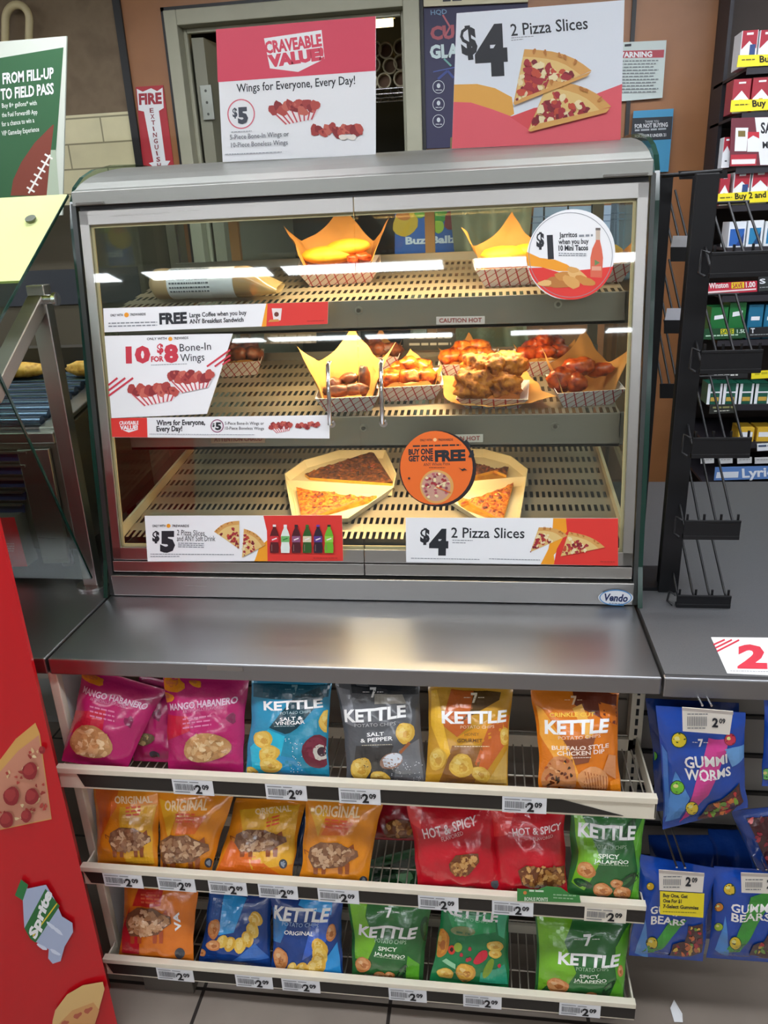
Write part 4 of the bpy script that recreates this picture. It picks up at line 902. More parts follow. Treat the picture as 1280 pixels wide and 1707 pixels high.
bag('chip_bag', 'green jalapeño kettle chip bag at the right end of the middle shelf', 'chip bag', None, [(945, 1498), (1065, 1506), (1078, 1342), (951, 1338)], .0, .065, GR,
    d_jal(z, (910, 165, 40), (695, 310, 1100, 335, 95), (815, 395, 1040, 405, 28), (840, 470, 990, 475, 810, 500, 1055, 510, 34), (655, 100, 720, 150, 860, 480, 740, 700, 650, 640, 700, 420), (1090, 330, 1170, 150, 1160, 760, 1060, 770, 1120, 560), [(755, 555, 70, 55, 30), (870, 695, 70, 48, 10), (1010, 720, 62, 50, 0), (970, 650, 45, 30, 0)], [(1050, 640, 100, 38, -40), (730, 650, 70, 30, 20), (1060, 260, 90, 26, -60)]), .03)
bag('chip_bag', 'dark green bag at the back of the bottom shelf, seen through the wires above', 'chip bag', None, [(600, 1510), (700, 1516), (712, 1408), (606, 1436)], .125, .125, plastic('#245a33'),
    lambda P, PW: (P.blob((675, 1463), 14, 10, plastic('#7fc48f'), 0, 12, .2), P.poly([(620, 1450), (690, 1425), (695, 1440), (625, 1470)], plastic('#12331f'))), .014)
# bottom shelf
z = Z(180, 1470, 8)
def d_red_orange(P, PW):
    P.poly(z.L(260, 90, 400, 100, 300, 360), plastic('#e58422')); P.poly(z.L(410, 90, 740, 100, 700, 320, 330, 320), plastic('#c02a22')); P.poly(z.L(170, 640, 300, 330, 250, 560, 430, 760, 420, 960, 190, 940), plastic('#c22330'))
    for k in range(3): P.dashes(z(440, 180 + k * 50), z(690, 190 + k * 50), 3, T('#d4623a'))
    P.blob(z(960, 950), 8.5, 9, plastic('#43464e'), 0, 14); P.text('VA', z(985, 640), z(945, 400), 11, PW_, .04)
    pig(PW, z(540, 560), 74, 58, 1, 6, ['#d0a27a', '#bd8c62', '#dfba94', '#a8764e'], '#b5502a')
bag('chip_bag', 'orange and red pig bag at the left end of the bottom shelf', 'chip bag', None, [(198, 1598), (322, 1608), (332, 1472), (208, 1466)], .0, .06, plastic('#e07a22'), d_red_orange, .026, wlabel=WL)
z = Z(320, 1470, 4.74)
def croissant(P, pts, r0):
    for i, (x, y, r, a) in enumerate(pts): P.blob(z(x, y), r / z.k, r * .72 / z.k, plastic(['#d9a93a', '#e3bb50'][i % 2]), a, 14, .03); P.blob(z(x - 4, y - 6), r * .7 / z.k, r * .4 / z.k, plastic('#ecce78'), a, 10)
NAVY = plastic('#173f86')
def d_blue1(P, PW):
    P.poly(z.L(260, 90, 440, 120, 330, 400, 210, 420), plastic('#2f9be0')); P.poly(z.L(500, 480, 620, 600, 320, 620), plastic('#3a6cb8')); P.poly(z.L(150, 80, 260, 90, 210, 300, 130, 320), plastic('#25559c'))
    croissant(P, [(510, 290, 62, 60), (480, 380, 66, 70), (440, 450, 66, 80), (380, 500, 66, 100), (300, 490, 62, 110), (240, 470, 56, 120), (490, 300, 50, 60)], 0); chip(P, z(175, 370), 10, 17, 10, SKC); chip(P, z(170, 500), 12, 9, 0, SKC); chip(P, z(75, 555), 8, 6, 20, SKC)
bag('chip_bag', 'royal blue bag whose printed title is hidden, on the bottom shelf', 'chip bag', None, [(330, 1608), (452, 1618), (454, 1486), (350, 1480)], .01, .075, NAVY, d_blue1, .024)
def d_blue2(P, PW):
    P.poly(z.L(880, 90, 1110, 110, 1100, 260, 840, 180), plastic('#2f9be0')); P.poly(z.L(950, 320, 1100, 220, 1060, 470, 870, 620), plastic('#3a62c0')); P.poly(z.L(640, 190, 760, 330, 700, 480, 640, 460), plastic('#2f7fc4')); P.poly(z.L(1060, 600, 1150, 470, 1190, 740, 1040, 720), plastic('#2f93d8'))
    P.text('KETTLE', z(648, 280), z(1072, 312), 21, PW_, .035); P.text('POTATO CHIPS', z(712, 345), z(998, 362), 7, T('#a9c4e2'), .0); P.text('ORIGINAL', z(728, 412), z(958, 428), 6.5, PW_, .02)
    croissant(P, [(1010, 520, 82, 60), (1010, 580, 80, 70), (1000, 640, 80, 80), (960, 690, 78, 90), (870, 700, 70, 100), (790, 680, 50, 110)], 0); chip(P, z(700, 605), 12, 19, -10, SKC); chip(P, z(1100, 400), 8, 15, 10, SKC)
bag('chip_bag', 'royal blue original kettle chip bag in the middle of the bottom shelf', 'chip bag', None, [(453, 1624), (574, 1634), (570, 1490), (452, 1486)], .0, .06, NAVY, d_blue2, .027)
z = Z(560, 1480, 7.11)
bag('chip_bag', 'green jalapeño kettle chip bag beside the blue bag on the bottom shelf', 'chip bag', None, [(588, 1632), (704, 1642), (722, 1496), (578, 1490)], .006, .062, GR,
    d_jal(z, (620, 285, 130), (270, 545, 940, 590, 125), (460, 640, 830, 665, 48), (500, 735, 720, 755, 450, 790, 815, 830, 48), (160, 130, 380, 150, 350, 330, 470, 640, 380, 850, 230, 830), (850, 800, 990, 900, 980, 1160, 830, 1130), [(320, 905, 95, 90, 20), (515, 1040, 80, 55, 0), (640, 1030, 60, 40, 10)], [(780, 1000, 110, 40, -55), (1060, 480, 150, 60, 90)]), .028)
z = Z(700, 1480, 7.11)
def d_teal2(P, PW):
    P.poly(z.L(330, 300, 900, 300, 900, 520, 620, 560, 380, 460), plastic('#2f9a5a')); P.poly(z.L(900, 200, 1060, 250, 1000, 600, 930, 560), plastic('#45a97c')); P.poly(z.L(720, 1000, 1000, 900, 1040, 1140, 700, 1110), plastic('#2f9a78'))
    P.text('KETTLE', z(280, 270), z(920, 400), 17, PW_, .035); P.text('POTATO CHIPS', z(400, 345), z(800, 420), 5, T('#9fd3b2'), .0); P.blob(z(510, 510), 21, 8, plastic('#7e8a5a'), 5); P.dashes(z(430, 530), z(600, 560), 3, T('#3a6a4a'))
    chip(P, z(260, 650), 12, 24, 5, ['#dd9a3a', '#c97f2c', '#e8b860', '#b5692a']); chip(P, z(540, 1000), 17, 15, 20, ['#e3b04a', '#d0963a', '#efcf86', '#b87a30']); chip(P, z(300, 1010), 14, 9, 10); chip(P, z(890, 690), 14, 9, 5); chip(P, z(890, 780), 11, 7, 5)
    P.blob(z(720, 820), 15, 8, plastic('#c9283a'), -45, 14, .05); P.blob(z(810, 950), 18, 6.5, plastic('#7d9a2a'), -65, 14, .03); P.blob(z(375, 730), 6, 8, plastic('#c93a2c')); P.blob(z(375, 725), 3, 4, plastic('#3a1f1c')); P.blob(z(450, 700), 7, 8, plastic('#8fae3a'))
    for (x, y) in ((590, 720), (490, 790), (940, 920), (590, 840), (560, 850)): P.blob(z(x, y), 3, 3.6, plastic('#b53040'), 0, 9, .1)
    P.poly(z.L(260, 860, 310, 830, 420, 900, 420, 960), plastic('#8fc49a'))
bag('chip_bag', 'emerald chili pepper kettle chip bag standing back from the bottom shelf lip', 'chip bag', None, [(716, 1634), (848, 1652), (852, 1490), (740, 1482)], .004, .075, plastic('#1f7a46'), d_teal2, .026)
z = Z(870, 1500, 6.1)
bag('chip_bag', 'wide green jalapeño kettle chip bag at the right end of the bottom shelf', 'chip bag', None, [(890, 1658), (1040, 1673), (1054, 1534), (892, 1522)], .008, .055, GR,
    d_jal(z, (660, 400, 130), (365, 640, 980, 665, 125), (550, 715, 880, 720, 36), (585, 790, 785, 790, 525, 825, 860, 835, 36), (150, 160, 520, 180, 430, 420, 550, 740, 470, 860, 300, 820, 150, 950), (950, 480, 1110, 220, 1040, 900, 1020, 1060, 860, 1040, 960, 800), [(360, 865, 115, 72, 12), (600, 990, 100, 40, 5), (700, 960, 60, 30, 0), (1000, 720, 28, 60, 0)], [(880, 890, 90, 30, -45), (760, 1010, 100, 30, 5)]), .03)

# price tags clipped in front of the three lips
def price_tag(i, x0, x1, lab, cream=False):
    zt, y0, _ = SH[i]; yy = y0 - .0035
    L_ = at(x0, 1285 + i * 160, y=yy).x; R_ = at(x1, 1285 + i * 160, y=yy).x; c0 = V((L_, yy, zt - .05))
    # read the x where the lip really is
    for _ in range(4):
        pz = V(((L_ + R_) / 2, yy, zt - .03)); py = 853.5 + FPX * (pz - EYE).dot(RD) / (pz - EYE).dot(RF)
        L_, R_ = at(x0, py, y=yy).x, at(x1, py, y=yy).x
    s = MB(); s.slab([(L_, yy, zt - .05), (R_, yy, zt - .05), (R_, yy, zt - .012), (L_, yy, zt - .012)], (0, .0012, 0), C('#e9e2d2' if cream else '#e9ebee', .4))
    P = plane_print((L_, yy, zt - .05), (R_, yy, zt - .05), (L_, yy, zt - .012)); w_ = R_ - L_; h = .038
    def R(a, b, c, d, mt): P.put([(a * w_, b * h), (c * w_, b * h), (c * w_, d * h), (a * w_, d * h)], [[0, 1, 2, 3]], mt)
    r = random.Random(int(x0)); g = T('#77797d'); x = .06
    while x < .5:
        b = r.choice([.008, .014, .02]); R(x, .3, x + b, .72, g); x += b + r.choice([.008, .012])
    R(.05, .84, .4, .89, g); R(.05, .16, .42, .22, g); R(.44, .84, .66, .89, g)
    for t_, xa, xb, ya, yb in (('2', .56, .72, .14, .72), ('09', .73, .9, .42, .74), ('$', .52, .56, .4, .62)):
        gg, fs = glyphs(t_, .04, 0); P.put([(w_ * (xa + (xb - xa) * u), h * (ya + (yb - ya) * v)) for u, v in gg], fs, T('#1d1e22'))
    P.emit(s); s.build('price_tag', origin=c0, label=lab, cat='price tag', group='price tags on the chip shelf lips')
TAGS = [(0, 288, 355, 'white price tag below the upright magenta bag'), (0, 443, 511, 'white price tag below the teal bag'), (0, 565, 634, 'white price tag below the grey bag'), (0, 837, 911, 'white price tag below the orange buffalo bag, left side'),
        (1, 173, 237, 'white price tag below the leftmost amber bag'), (1, 263, 325, 'white price tag below the second amber bag'), (1, 348, 411, 'white price tag below the reclining amber bag'), (1, 431, 496, 'white price tag below the navy sliver between amber bags'), (1, 530, 598, 'white price tag below the fourth amber bag beside the red bags'), (1, 697, 764, 'white price tag below the crooked red bag'), (1, 820, 889, 'white price tag partly under the green card'), (1, 974, 1044, 'cream price tag below the green bag on the middle shelf'),
        (2, 262, 322, 'white price tag below the orange and red pig bag'), (2, 393, 454, 'white price tag below the titleless blue bag'), (2, 470, 533, 'white price tag below the blue original bag'), (2, 648, 711, 'white price tag below the green bag next to the blue bag'), (2, 772, 836, 'white price tag below the emerald pepper bag'), (2, 932, 1001, 'white price tag below the wide green bag')]
for i, a, b, lab in TAGS: price_tag(i, a, b, lab, i == 1 and a == 974)
s = MB(); q = [at(*p, y=-.0515) for p in ((862, 1502), (968, 1505), (966, 1493), (950, 1491), (935, 1480), (912, 1478), (895, 1484), (862, 1482))]; s.slab(q, (0, .001, 0), C('#3f8a44', .5))
P = plane_print(q[0], q[1], q[0] + V((0, 0, .1))); P.blob((875, 1488), 3, 3, T('#e08a4a')); P.dashes((882, 1486), (908, 1487), 3, T('#d8ead2')); P.text('BONUS POINTS', (874, 1501), (913, 1502), 6, T('#dfeeda'), .03); P.dashes((922, 1492), (960, 1494), 2, T('#9cc79a')); P.dashes((922, 1497), (955, 1499), 2, T('#9cc79a'))
P.emit(s); s.build('shelf_talker', origin=q[0], label='green scalloped card clipped on the middle shelf lip', cat='card')

# ================================================================== hot food in the case
def slope(k):                                          # plane of a warming tray: point, normal, tilt
    if k == 0: y0, z0, y1, z1 = DY0, DZ0, DY1, DZ1
    else:
        s_ = SHELVES[k - 1]; y0, z0, y1, z1 = s_[0] + .008, s_[1], s_[3], s_[4]
    a = math.atan2(z1 - z0, y1 - y0); return V((0, y0, z0)), V((0, -math.sin(a), math.cos(a))), a
TW = Matrix.Rotation(.7, 3, 'X') @ Matrix.Rotation(1.1, 3, 'Y') @ Matrix.Rotation(.5, 3, 'Z')
def lump(name, M, size, seed, mat, label, cat, group=None, rough=.22, sub=3, origin=None):
    bm = bmesh.new(); bmesh.ops.create_icosphere(bm, subdivisions=sub, radius=1)
    for v in bm.verts:
        p0_ = v.co.copy(); p = TW @ p0_; k = 1 + rough * noise.noise(p * 1.5 + V((seed, 0, 0))) + rough * .7 * noise.noise(p * 3.6 + V((0, seed, 0))) + rough * .35 * noise.noise(p * 9 + V((0, 0, seed))) + rough * .1 * noise.noise(p * 19 + V((seed, seed, 0)))
        p = p0_ * k; v.co = M @ V((p.x * size[0], p.y * size[1], p.z * size[2]))
    s = MB(); s.add([v.co.copy() for v in bm.verts], [[v.index for v in f.verts] for f in bm.faces], mat, True); bm.free()
    return s.build(name, origin=origin or M.translation, label=label, cat=cat, group=group)
FRY_O = blotch('glazed_orange_wing', ['#5a1f0c', '#a8400f', '#d0681a', '#dd8a34', '#8a3410'], 60, .32, .5, 5, .4)
FRY_G = blotch('crisp_golden_crumb', ['#5e2a08', '#a0500e', '#cc7c1c', '#aa5a14'], 70, .55, 1., 7)
FRY_D = blotch('dark_roast_wing', ['#2e160d', '#5a2a16', '#8a4522', '#4a2412'], 45, .4, .5, 5, .3)
FRY_R = blotch('red_orange_wing', ['#5a1a0c', '#a8380f', '#cc5a1c', '#8e2c12'], 55, .3, .5, 5, .4)
SHELL = blotch('yellow_shell', ['#e0951a', '#f0b22a', '#f5c040'], 25, .6, .2)
PAPER_IN = C('#f1e7e4', .6)
def tray(k, c, w_, d_, rot, label, lab_liner, liner=.11, pts=1.0, lrot=45, seed=1, h=.042, flare=.3, front=.05):
    """checked paper boat with a kraft liner, standing on level k; c = photo position of the middle of its base"""
    p0, n, a = slope(k); B = hit(c[0], c[1], p0, n) + n * .001
    M = Matrix.Translation(B) @ Matrix.Rotation(a, 4, 'X') @ Matrix.Rotation(math.radians(rot), 4, 'Z')
    a1, b1, a0, b0 = w_ / 2, d_ / 2, w_ * .36, d_ * .34
    s = MB(); r = lambda x, y, z: M @ V((x, y, z)); t = .0016
    ob_, ot = [r(-a0, -b0, 0), r(a0, -b0, 0), r(a0, b0, 0), r(-a0, b0, 0)], [r(-a1, -b1, h), r(a1, -b1, h), r(a1, b1, h), r(-a1, b1, h)]
    ib, it = [r(x * (a0 - t), y * (b0 - t), t) for x, y in ((-1, -1), (1, -1), (1, 1), (-1, 1))], [r(x * (a1 - t), y * (b1 - t), h) for x, y in ((-1, -1), (1, -1), (1, 1), (-1, 1))]
    s.add(ob_ + ot, [[3, 2, 1, 0]] + [[i, (i + 1) % 4, 4 + (i + 1) % 4, 4 + i] for i in range(4)], PLAID)
    s.add(ib + it, [[0, 1, 2, 3]] + [[(i + 1) % 4, i, 4 + i, 4 + (i + 1) % 4] for i in range(4)], PAPER_IN)
    s.add(ot + it, [[i, (i + 1) % 4, 4 + (i + 1) % 4, 4 + i] for i in range(4)], PAPER_IN)
    o = s.build('paper_tray', origin=B, label=label, cat='food tray')
    if liner:
        R_ = liner; l = MB(); ca, sa = math.cos(math.radians(lrot)), math.sin(math.radians(lrot))
        def fn(u, v):
            x, y = (u - .5) * 2 * R_, (v - .5) * 2 * R_; x, y = x * ca - y * sa, x * sa + y * ca
            q = max(abs(x) / (a0 * .93), abs(y) / (b0 * .93), 1e-6); z = .004
            if q > 1:
                bx, by = x / q, y / q; e = math.hypot(x - bx, y - by); dx, dy = (x - bx) / e, (y - by) / e
                ff = min(1, max(0, (dy + .62) / .75)); ff = ff * ff * (3 - 2 * ff); e = min(e, front + ff * .4)
                sl = flare + .9 * max(0, e - .05); x, y = bx + dx * e * min(.8, sl), by + dy * e * min(.8, sl); z = .004 + e * pts * math.sqrt(max(.2, 1 - min(.8, sl) ** 2))
            nz = noise.noise((u * 5 + seed, v * 5, seed * 1.7)) * .007 * min(1, max(0, q - .8)); return M @ V((x + nz, y + nz * .7, z + nz * .5))
        l.grid(fn, 22, 22, KRAFT); l.build('paper_liner', o, label=lab_liner)
    return M, o
def pieces(M, spec, mat, name, label, group, rough=.22, k=1.22, sub=3):
    for i, (x, y, z, a, b, c_, rot) in enumerate(spec):
        x *= k * .95; y *= k * .9; z *= k * .97; a *= k; b *= k; c_ *= k
        Q = M @ Matrix.Translation((x, y, z)) @ Matrix.Rotation(math.radians(rot), 4, 'Z') @ Matrix.Rotation(math.radians(rot * .4), 4, 'Y')
        lump(name, Q, (a, b, c_), x * 91 + y * 37 + i * 3.1 + len(label), mat, label, 'fried chicken' if 'chicken' in name else 'food', group, rough, sub)
KL = 'brown kraft paper liner'
W5 = [(-.035, -.012, .04, .03, .02, .018, 20), (.0, -.018, .043, .026, .021, .019, -30), (.034, -.008, .04, .03, .019, .017, 60), (-.018, .02, .047, .03, .02, .018, -60), (.02, .02, .05, .028, .02, .018, 10), (0, .002, .062, .026, .019, .016, 80)]
# middle level
M, _ = tray(1, (584, 676), .145, .12, 4, 'checked tray of dark roasted pieces with tall paper points behind the left handle', KL, .155, .95, 40, 3, front=.03)
pieces(M, [(-.02, -.01, .035, .03, .012, .012, 15), (.015, -.012, .037, .028, .011, .012, -20), (.03, .01, .045, .012, .012, .03, 10), (-.03, .012, .04, .02, .014, .014, 50), (.0, .016, .05, .026, .012, .012, -50)], FRY_D, 'chicken_piece', 'dark roasted chicken strip in the tray behind the left door handle', 'dark strips in the tall liner tray')
M, _ = tray(1, (684, 658), .155, .12, 6, 'checked tray heaped with orange wings just right of the right handle', KL, .1, .9, 40, 5)
pieces(M, W5, FRY_O, 'chicken_wing', 'orange wing in the heaped tray right of the door handles', 'orange wings right of the handles')
M, _ = tray(1, (782, 622), .15, .12, 0, 'checked tray of orange pieces in the back row behind the golden chicken', KL, .095, .9, 45, 8)
pieces(M, W5[:5], FRY_O, 'chicken_wing', 'orange wing in the back tray behind the golden chicken', 'orange wings in the back tray')
M, _ = tray(1, (822, 670), .16, .125, -4, 'tray of big golden fried chicken with the paper hanging over its front', 'brown kraft paper liner folded down over the front', .125, .5, 20, 11, .03, .75)
pieces(M, [(-.036, -.03, .045, .036, .03, .03, 20), (-.03, .012, .065, .034, .03, .028, 60), (.026, .014, .066, .036, .03, .028, -20), (.022, -.022, .045, .034, .024, .022, 10), (0, 0, .07, .03, .026, .024, 90)], FRY_G, 'chicken_piece', 'craggy golden fried chicken piece in the middle of the case', 'golden fried chicken pieces', .34, 1.22, 4)
M, _ = tray(1, (905, 618), .14, .11, 5, 'dim tray of reddish wings in the back row on the right', KL, .095, .9, 45, 14)
pieces(M, W5, FRY_R, 'chicken_wing', 'reddish wing in the dim back tray on the right', 'reddish wings in the right back tray')
M, _ = tray(1, (972, 666), .15, .125, 8, 'checked tray of glazed wings wrapped in loose paper at the far right', KL, .13, 1.0, 35, 17, front=.03)
pieces(M, [(-.045, -.004, .045, .03, .025, .022, 30), (-.01, .018, .06, .032, .02, .018, -20), (.03, .016, .052, .03, .012, .013, -40), (-.02, -.016, .04, .026, .02, .018, 80)], FRY_R, 'chicken_wing', 'glazed wing in the loosely wrapped tray at the far right', 'glazed wings at the far right')
M, _ = tray(1, (402, 620), .13, .105, 10, 'checked tray of wings half hidden by the bone-in wings card', KL, .085, .9, 40, 20)
pieces(M, W5[:5], FRY_D, 'chicken_wing', 'brown wing in the tray beside the bone-in wings card', 'brown wings beside the promo card')
M, _ = tray(1, (632, 612), .12, .1, 0, 'dark tray of roasted pieces in the back row behind the tall paper points', KL, .09, .9, 45, 23)
pieces(M, W5[:4], FRY_D, 'chicken_wing', 'dark wing in the back row behind the tall paper points', 'dark wings in the back row')
# top level
M, _ = tray(2, (568, 468), .2, .13, 8, 'checked tray of yellow shells with tall paper point, middle of the top level', KL, .16, .95, 38, 31, front=.035)
pieces(M, [(-.02, 0, .052, .055, .03, .017, 5), (.02, .004, .064, .045, .026, .016, -8)], SHELL, 'taco_shell', 'yellow folded shell in the top level tray', 'yellow shells on the top level', .06)
pieces(M, [(.05, -.018, .046, .018, .012, .01, 20), (.03, -.026, .044, .016, .011, .009, 50)], FRY_R, 'taco_filling', 'small reddish filling crumb at the edge of the yellow shells', 'filling crumbs', .3)
M, _ = tray(2, (850, 470), .165, .12, 4, 'checked tray with folded paper on the top level left of the sticker', KL, .14, .9, 38, 37, front=.04)
pieces(M, [(-.01, 0, .05, .045, .03, .016, 5), (.03, .01, .052, .034, .026, .014, -15)], SHELL, 'taco_shell', 'yellow folded shell beside the round white sticker', 'yellow shells beside the sticker', .08)
M, _ = tray(2, (992, 466), .14, .11, 4, 'checked tray on the top level mostly hidden by the round white sticker', KL, .105, .9, 40, 41)
pieces(M, [(0, 0, .05, .045, .03, .016, 5)], SHELL, 'taco_shell', 'yellow shell hidden behind the round white sticker', 'yellow shells behind the sticker', .08)
# wrapped sandwich
p0, n, a = slope(2); r0 = .034
A, Bq = hit(252, 474, p0 + n * (r0 + .007), n), hit(466, 468, p0 + n * (r0 + .007), n)
def roll(t0, t1, mt, s, k=1., flat=False, seg=14):
    n_ = 10; ax = (Bq - A).normalized(); up = n; sd = up.cross(ax)
    def fn(u, v):
        t = t0 + (t1 - t0) * v; an = 2 * math.pi * u; taper = min(1, (t + .03) * 12) if t < .08 else 1
        taper = max(.35, taper); fl = 1 - .75 * max(0, (t - .78) / .22)
        q = A + ax * (Bq - A).length * t + (sd * math.cos(an) * (1 + (.25 * max(0, t - .7))) + up * (math.sin(an) * fl - (1 - fl) * .6)) * r0 * taper * k
        return q + up * noise.noise(q * 60) * .0016
    s.grid(fn, 24, n_, mt)
s = MB(); roll(0, .17, C('#b59a70', .6), s); roll(.17, .5, C('#e6e8ec', .5), s); roll(.5, .68, C('#d5d8dc', .45), s)
sd_ = n.cross((Bq - A).normalized())
r = random.Random(5); ax = (Bq - A).normalized(); Ls = (Bq - A).length
for j in range(9):
    an = math.pi * (.42 + .085 * j) + math.pi * .0; t = .19
    while t < .48:
        w_ = r.uniform(.008, .022); q = []
        for tt, da in ((t, -.055), (t + w_, -.055), (t + w_, .055), (t, .055)):
            b = an + da; q.append(A + ax * Ls * tt + (sd_ * math.cos(b) + n * math.sin(b)) * r0 * 1.03)
        s.add(q, [[0, 1, 2, 3]], T('#5b6068')); t += w_ + .006
sw = s.build('wrapped_sandwich', origin=A, label='long sandwich in a printed paper and film wrapper at the left of the top level', cat='sandwich')
s = MB(); roll(.62, .8, blotch('bread_crust', ['#b5763a', '#d19a58', '#a8652c'], 40, .7, .3), s, .9); s.build('bread', sw, label='brown bread seen at the cut end')
s = MB(); roll(.68, 1.0, glass('wrapper_film', '#efe6d2', 1., .45, '#cbb382'), s, 1.02); s.build('film_end', sw, label='clear film end of the wrapper')
# pizza slice boxes on the bottom deck
CARD = C('#ecd9ac', .6); CARDO = C('#d9d3c6', .5)
PZ1 = blotch('browned_topping', ['#2c170b', '#5a3015', '#7a4219', '#b5661f'], 90, .7, .9, 5); PZ2 = blotch('orange_cheese_topping', ['#7a2408', '#b5480f', '#d9741a', '#e0952a', '#b0400f'], 110, .5, .9, 4); PZC = blotch('golden_cheese', ['#dc9220', '#f0b43a', '#e8a62c'], 50, .45, .4)
TOPA, TOPB, TOPC, TOPD, TOPE = C('#c9521a', .4), C('#6a2c12', .5), C('#e6a23a', .4), C('#9a3a14', .45), C('#3a1d0e', .6)
def pizza_box(out, div, slices, label, lab_s):
    p0, n, a = slope(0); hh = .022
    top = [hit(*p, p0 + n * hh, n) for p in out]; cen = sum(top, V()) / len(top)
    bot = [cen + (q - cen) * .93 - n * (hh - .0015) for q in top]; k = len(top); s = MB()
    ib = [cen + (q - cen) * .915 - n * (hh - .003) for q in top]; it = [cen + (q - cen) * .985 for q in top]
    s.add(bot + top, [list(range(k))[::-1]] + [[i, (i + 1) % k, k + (i + 1) % k, k + i] for i in range(k)], CARDO)
    s.add(ib + it, [list(range(k))] + [[(i + 1) % k, i, k + i, k + (i + 1) % k] for i in range(k)], CARD); s.add(top + it, [[i, (i + 1) % k, k + (i + 1) % k, k + i] for i in range(k)], CARD)
    bx = s.build('pizza_slice_box', origin=cen - n * hh, label=label, cat='food box')
    s = MB(); d0, d1 = hit(*div[0], p0 + n * hh, n), hit(*div[1], p0 + n * hh, n); e = (d1 - d0).cross(n).normalized() * .016
    s.add([d0, d1, d1 - e - n * .02, d0 - e - n * .02, d1 + e - n * .02, d0 + e - n * .02], [[0, 1, 2, 3], [1, 0, 5, 4]], CARD); s.build('divider', bx)
    for (tip, tip2, c1, c2, mt), lb in zip(slices, lab_s):
        P4 = [hit(*p, p0 + n * .012, n) for p in (tip, tip2, c2, c1)]; s = MB()
        def fn(u, v):
            q = (P4[0].lerp(P4[1], u)).lerp(P4[3].lerp(P4[2], u), v); ed = min(u, 1 - u, v, 1 - v)
            return q + n * ((noise.noise(q * 60) * .005 + noise.noise(q * 150) * .0035 + .004) * min(1, ed * 14) + .004 * max(0, v - .86) * 7)
        s.grid(fn, 34, 34, mt[0])
        rr = random.Random(len(lb) + int(tip[0])); tops = [TOPA, TOPB, TOPC, TOPD] if mt[0] is PZ2 else [TOPB, TOPD, TOPB, TOPE]
        for _ in range(46):
            u, v = rr.uniform(.08, .92), math.sqrt(rr.random()) * .8 + .1; c = fn(u, v); e1 = (P4[1] - P4[0] + P4[2] - P4[3]); ra = rr.uniform(.003, .0075); an = rr.uniform(0, 3.14); qx = V((math.cos(an), math.sin(an), 0)); qy = n.cross(qx).normalized(); qx = qy.cross(n)
            ring = [c + qx * ra * math.cos(k * 1.047) + qy * ra * .6 * math.sin(k * 1.047) - n * .001 for k in range(6)]; mid = [c + qx * ra * .6 * math.cos(k * 1.047) + qy * ra * .4 * math.sin(k * 1.047) + n * ra * .35 for k in range(6)]
            s.add(ring + mid, [list(range(6, 12))] + [[k, (k + 1) % 6, 6 + (k + 1) % 6, 6 + k] for k in range(6)], rr.choice(tops), True)
        lo = [q - n * .0075 for q in P4]
        s.add(P4 + lo, [[0, 4, 5, 1], [1, 5, 6, 2], [2, 6, 7, 3], [3, 7, 4, 0], [4, 7, 6, 5]], PZC)
        s.build('pizza_slice', origin=P4[0], label=lb, cat='pizza slice')
pizza_box([(488, 868), (474, 790), (506, 767), (565, 750), (643, 750), (661, 790), (656, 812), (580, 864)], ((476, 800), (655, 810)),
          [((508, 790), (516, 796), (620, 752), (655, 806), (PZ1,)), ((628, 826), (622, 832), (503, 866), (494, 814), (PZ2,))],
          'cream card box holding two pizza slices left of the orange round sticker', ['browned slice with dark topping, back half of the left pizza box', 'orange cheesy slice, front half of the left pizza box'])
pizza_box([(866, 868), (880, 782), (852, 760), (806, 748), (745, 748), (728, 790), (738, 826), (800, 866)], ((735, 806), (878, 794)),
          [((848, 778), (844, 792), (752, 802), (752, 756), (PZ1,)), ((760, 826), (768, 842), (838, 868), (856, 806), (PZ2,))],
          'cream card box of two pizza slices half behind the orange round sticker', ['dark topped slice, back half of the right pizza box', 'orange cheesy slice, front half of the right pizza box'])
s = MB(); q = [at(*p, y=.93) for p in ()]

# ================================================================== hanging candy, right of the shelves
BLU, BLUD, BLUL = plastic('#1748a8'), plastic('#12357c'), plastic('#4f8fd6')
def dot(P, c, r, col, edge='#1f3f1a'): P.blob(c, r * 1.12, r * 1.12, plastic(edge)); P.blob(c, r, r, plastic(col)); P.blob((c[0] - r * .25, c[1] - r * .25), r * .4, r * .3, plastic('#e6e08a'))
z = Z(1060, 1130, 5.82)
def d_worm(P, PW):
    P.poly(z.L(700, 570, 900, 580, 700, 1130, 420, 1400, 560, 1080), plastic('#cf3f8f')); P.poly(z.L(200, 580, 300, 720, 320, 1300, 250, 1380), plastic('#3f7ac9')); P.poly(z.L(380, 900, 520, 1160, 420, 1350, 280, 1390, 330, 1100), BLUL); P.poly(z.L(860, 690, 1060, 640, 1060, 760, 930, 860), plastic('#6ba3dc'))
    seven(P, z(620, 620), 13, PW_); P.text('GUMMI', z(475, 865), z(885, 815), 18, PW_, .025); P.text('WORMS', z(475, 975), z(920, 940), 18, PW_, .025); P.dashes(z(620, 990), z(780, 985), 2, T('#f0bcd8'))
    dot(P, z(415, 595), 12, '#e0c92a'); dot(P, z(400, 1060), 11, '#6fbf2f'); dot(P, z(540, 1255), 10, '#e6c62f'); dot(P, z(910, 590), 9, '#c93048', '#7a1a30')
    PW.poly(z.L(590, 1370, 700, 1220, 880, 1130, 1000, 1010, 1040, 1190, 900, 1320), plastic('#3a2a2a'))
    heap(PW, z.L(600, 1360, 710, 1230, 890, 1140, 990, 1040, 1030, 1190, 890, 1310), ['#b5252f', '#c43a3a', '#7fa83a', '#d97a3a'], 26, 3, (4, 8), '#5a2226')
GW = 'clear window showing gummies'
